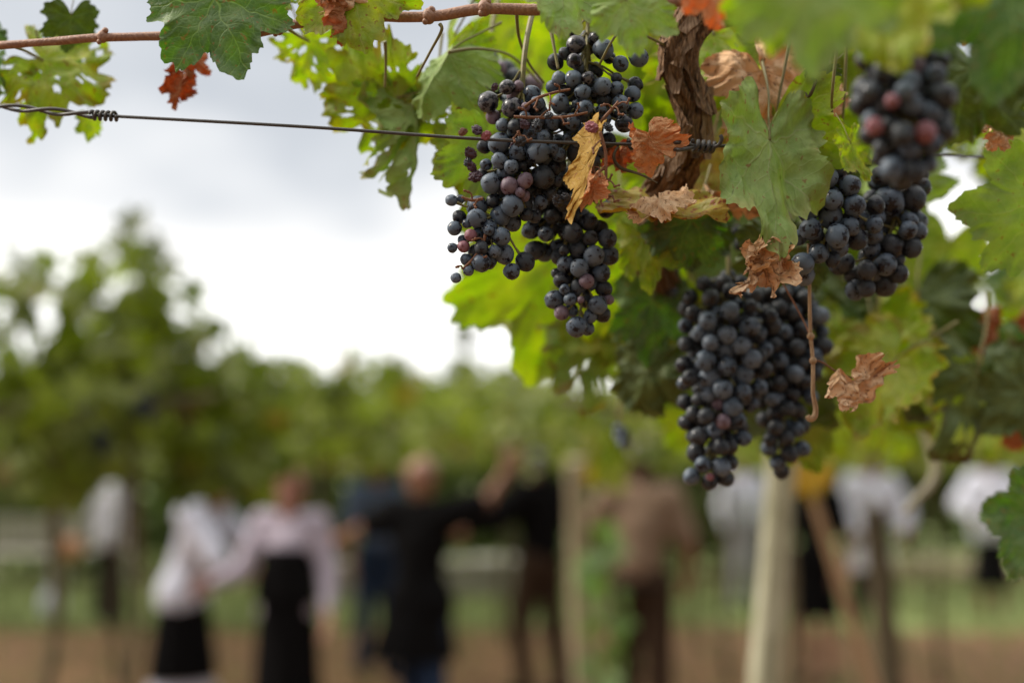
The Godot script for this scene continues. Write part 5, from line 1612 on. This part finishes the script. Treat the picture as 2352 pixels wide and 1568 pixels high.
func dancers() -> void:
	person("person with back turned in white blouse and black skirt at the far left", on_ground(262, 14.2), 2.6, 1.62, {top = M.white_cloth, skirt = M.black_cloth, hem = 0.12, flare = 0.2, lean = 0.22, loose = 0.035, hair = M.hair_dark})
	person("person in white blouse and dark hat bending forward, holding the next dancer's hands", on_ground(430, 8.0), 1.25, 1.62, {top = M.white_cloth, skirt = M.black_cloth, hem = 0.44, flare = 0.25, underskirt = M.white_cloth, lean = 0.3, loose = 0.02, hat = M.black_cloth, sleeve = 1, nod = -0.2, arms = [Vector3(0.24, 1.12, 0.45), Vector3(0.18, 1.1, 0.7), Vector3(-0.2, 1.05, 0.42), Vector3(-0.1, 1.08, 0.68)]})
	person("fair-haired person in pale pink blouse with a long black apron", on_ground(668, 7.4), -0.15, 1.57, {top = M.pink_cloth, skirt = M.grey_cloth, apron = M.black_cloth, bib = true, hem = 0.14, flare = 0.205, loose = 0.01, hair = M.hair_fair, skin = M.skin_pink, sleeve = 2, underskirt = M.red_cloth, arms = [Vector3(0.26, 1.13, 0.02), Vector3(0.3, 0.92, 0.16), Vector3(-0.27, 1.14, 0.1), Vector3(-0.4, 1.08, 0.3)]})
	person("person in a long black coat and jeans with raised arms", on_ground(968, 7.5), 2.9, 1.62, {top = M.black_cloth, coat = M.black_cloth, hem = 0.62, flare = 0.26, trousers = M.denim, loose = 0.03, sleeve = 1, hair = M.hair_fair, step = 0.16, arms = [Vector3(0.38, 1.34, 0.1), Vector3(0.6, 1.25, 0.2), Vector3(-0.38, 1.46, 0.08), Vector3(-0.5, 1.63, 0.12)]})
	person("person in a blue shirt half hidden behind the black coat", on_ground(868, 10.8), 0.5, 1.66, {top = M.blue_cloth, trousers = M.denim, loose = 0.03, sleeve = 1, hair = M.hair_brown})
	person("person in a black jacket and dark trousers left of the thin post", on_ground(1242, 9.8), -2.4, 1.68, {top = M.black_cloth, trousers = M.brown_cloth, loose = 0.045, hair = M.hair_dark, step = 0.1, arms = [Vector3(0.36, 1.26, 0.12), Vector3(0.42, 1.16, 0.36), Vector3(-0.38, 1.3, 0.1), Vector3(-0.6, 1.28, 0.2)]})
	person("person with back turned in a tan shirt and brown trousers", on_ground(1470, 7.7), 2.9, 1.72, {top = M.tan_cloth, trousers = M.brown_cloth, belt = M.black_cloth, loose = 0.02, hair = M.hair_brown, sleeve = 1, step = 0.06, arms = [Vector3(0.33, 1.2, 0.1), Vector3(0.42, 1.12, 0.32), Vector3(-0.28, 1.14, 0.02), Vector3(-0.24, 0.96, 0.2)]})
	person("distant person in white shirt and grey trousers left of the pale post", on_ground(1704, 15.8), 0.3, 1.68, {top = M.white_cloth, trousers = M.grey_cloth, loose = 0.04, hair = M.hair_brown})
	person("person in a black dress with bare legs behind the pale post", on_ground(1868, 10.6), -0.4, 1.62, {top = M.black_cloth, skirt = M.black_cloth, hem = 0.5, flare = 0.2, loose = 0.02, sleeve = 1, hair = M.hair_brown, skin = M.skin_pink})
	person("person in a wide white blouse and black trousers right of the pale post", on_ground(1996, 12.6), 0.2, 1.7, {top = M.white_cloth, trousers = M.black_cloth, loose = 0.055, apron = M.white_cloth, hem = 0.62, flare = 0.19, hair = M.hair_brown, step = 0.12, arms = [Vector3(0.3, 1.16, 0.05), Vector3(0.22, 1.02, 0.24), Vector3(-0.3, 1.16, 0.05), Vector3(-0.22, 1.02, 0.24)]})
	person("person in white blouse and black skirt at the right margin", on_ground(2268, 15.2), -0.3, 1.7, {top = M.white_cloth, skirt = M.black_cloth, hem = 0.3, flare = 0.22, loose = 0.05, hair = M.hair_brown, arms = [Vector3(0.32, 1.18, 0.06), Vector3(0.2, 1.05, 0.26), Vector3(-0.32, 1.18, 0.06), Vector3(-0.2, 1.05, 0.26)]})


# ---------------------------------------------------------------- other things among the rows
func small_things() -> void:
	# white slatted benches at the left
	for k in 2:
		var b := thing("garden_bench", ["white slatted garden bench at the left edge behind the vines", "second white slatted bench, nearer the white-bloused dancer"][k], "bench", on_ground(70.0 + k * 150.0, 18.6 + k * 0.5), "white benches")
		for i in 9:
			var s := Soup.new()
			s.box(Vector3(-0.48 + i * 0.12, 0.66, -0.2), Vector3(0.07, 0.4, 0.02))
			obj("slat", soup_mesh(s), M.white_paint, b)
		var s := Soup.new()
		s.box(Vector3(0, 0.88, -0.2), Vector3(1.1, 0.06, 0.035))
		obj("top_rail", soup_mesh(s), M.white_paint, b)
		s = Soup.new()
		s.box(Vector3(0, 0.44, 0.02), Vector3(1.1, 0.04, 0.44))
		obj("seat", soup_mesh(s), M.white_paint, b)
		for x in [-0.5, 0.5]:
			for z in [-0.18, 0.2]:
				s = Soup.new()
				s.box(Vector3(x, 0.21, z), Vector3(0.06, 0.42, 0.06))
				obj("leg", soup_mesh(s), M.white_paint, b)
	# low stone ledges
	for k in 3:
		var x: float = [800.0, 1090.0, 1180.0][k]
		var b := thing("stone_ledge", ["low pale stone ledge between the aproned and the black-coated dancers", "low stone ledge right of the black coat", "pale stone ledge left of the thin post"][k], "ledge", on_ground(x, 17.0 + 0.4 * k), "low stone ledges")
		for i in 4:
			for j in 2:
				var s := Soup.new()
				s.box(Vector3(-0.36 + i * 0.24 + j * 0.05, 0.1 + j * 0.2, rng.randf_range(-0.02, 0.02)), Vector3(0.235, 0.195, 0.3 + rng.randf_range(-0.02, 0.02)))
				obj("stone", soup_mesh(s), M.stone, b)
		var s := Soup.new()
		s.box(Vector3(0.02, 0.425, 0), Vector3(1.05, 0.05, 0.4))
		obj("coping", soup_mesh(s), M.white_paint, b)
	var l := thing("garden_globe", "round coppery globe on a short stand by the white benches", "globe", on_ground(172, 17.0))
	var s := Soup.new()
	s.tube(PackedVector3Array([Vector3.ZERO, Vector3(0, 0.3, 0), Vector3(0, 0.5, 0)]), [0.03, 0.02, 0.02], 10)
	obj("stand", soup_mesh(s), M.dark_wood, l)
	s = Soup.new()
	s.ball(Vector3(0, 0.6, 0), Vector3.ONE * 0.14, 20, 14)
	obj("globe", soup_mesh(s), M.copper, l)
	var sack := thing("white_bag", "small white bag standing on the grass at the left", "bag", on_ground(132, 15.0))
	s = Soup.new()
	s.ball(Vector3(0, 0.14, 0), Vector3(0.13, 0.17, 0.1), 14, 10)
	s.tube(PackedVector3Array([Vector3(0, 0.28, 0), Vector3(0.0, 0.34, 0), Vector3(0.02, 0.38, 0)]), [0.05, 0.03, 0.06], 10)
	obj("sack", soup_mesh(s), M.white_cloth, sack)
	# pale string waving down at the right
	var pts := []
	var o := at(2130, 930, 1.9)
	for q in [[2128, 900], [2124, 960], [2136, 1020], [2150, 1070], [2138, 1110], [2105, 1145], [2078, 1180]]:
		pts.append(at(q[0], q[1], 1.9))
	tag(obj("vine_string", tube_mesh(pts, [0.0055, 0.006, 0.0045], 8, 6), M.rope), "pale wavy string hanging below the leaves at the right", "string")
	# tall orange brown stake leaning behind the pale post
	var top := at(1862, 1120, 3.4)
	var dir := (at(2030, 1600, 3.5) - top).normalized()
	var foot := top + dir * (top.y / -dir.y)
	var st := thing("leaning_cane", "orange brown cane leaning right of the pale post", "cane", foot)
	var sm := Soup.new()
	sm.tube(spline([Vector3.ZERO, (top - foot) * 0.35 + Vector3(0.01, 0, 0), (top - foot) * 0.7 - Vector3(0.012, 0, 0), top - foot], 8), [0.016, 0.017, 0.014, 0.011], 10)
	obj("stem", soup_mesh(sm), M.pale_cane, st)
	var yl := obj("leaf", leaf_meshes[0], leaf_mats[3], st)
	yl.transform = Transform3D(Basis.from_euler(Vector3(0.1, 0.4, 0.2)).scaled(Vector3.ONE * 0.075), top - foot + Vector3(0, 0.04, 0.02))
	# a young vine climbing the thin post
	var young := thing("young_vine", "young vine with fresh green leaves climbing in front of the man in tan", "vine plant", on_ground(1372, 6.4))
	sm = Soup.new()
	sm.tube(spline([Vector3.ZERO, Vector3(0.05, 0.4, 0), Vector3(-0.02, 0.8, 0), Vector3(0.0, 1.3, 0)], 5), [0.012, 0.008, 0.004], 7)
	obj("stem", soup_mesh(sm), M.green_stem, young)
	for k in 34:
		var y := rng.randf_range(0.25, 1.32)
		var lf := obj("leaf", leaf_low, M.young_leaf if M.has("young_leaf") else null, young)
		if not M.has("young_leaf"):
			var ym := plain(lin(0.10, 0.15, 0.045), 0.6)
			ym.backlight_enabled = true
			ym.backlight = Color(0.35, 0.5, 0.15)
			ym.cull_mode = BaseMaterial3D.CULL_DISABLED
			M.young_leaf = ym
			lf.set_surface_override_material(0, ym)
		lf.transform = Transform3D(Basis.from_euler(Vector3(rng.randf_range(-0.8, 0.5), rng.randf() * TAU, rng.randf_range(-0.6, 0.6))).scaled(Vector3.ONE * rng.randf_range(0.05, 0.09)), Vector3(rng.randf_range(-0.09, 0.12), y, rng.randf_range(-0.08, 0.08)))
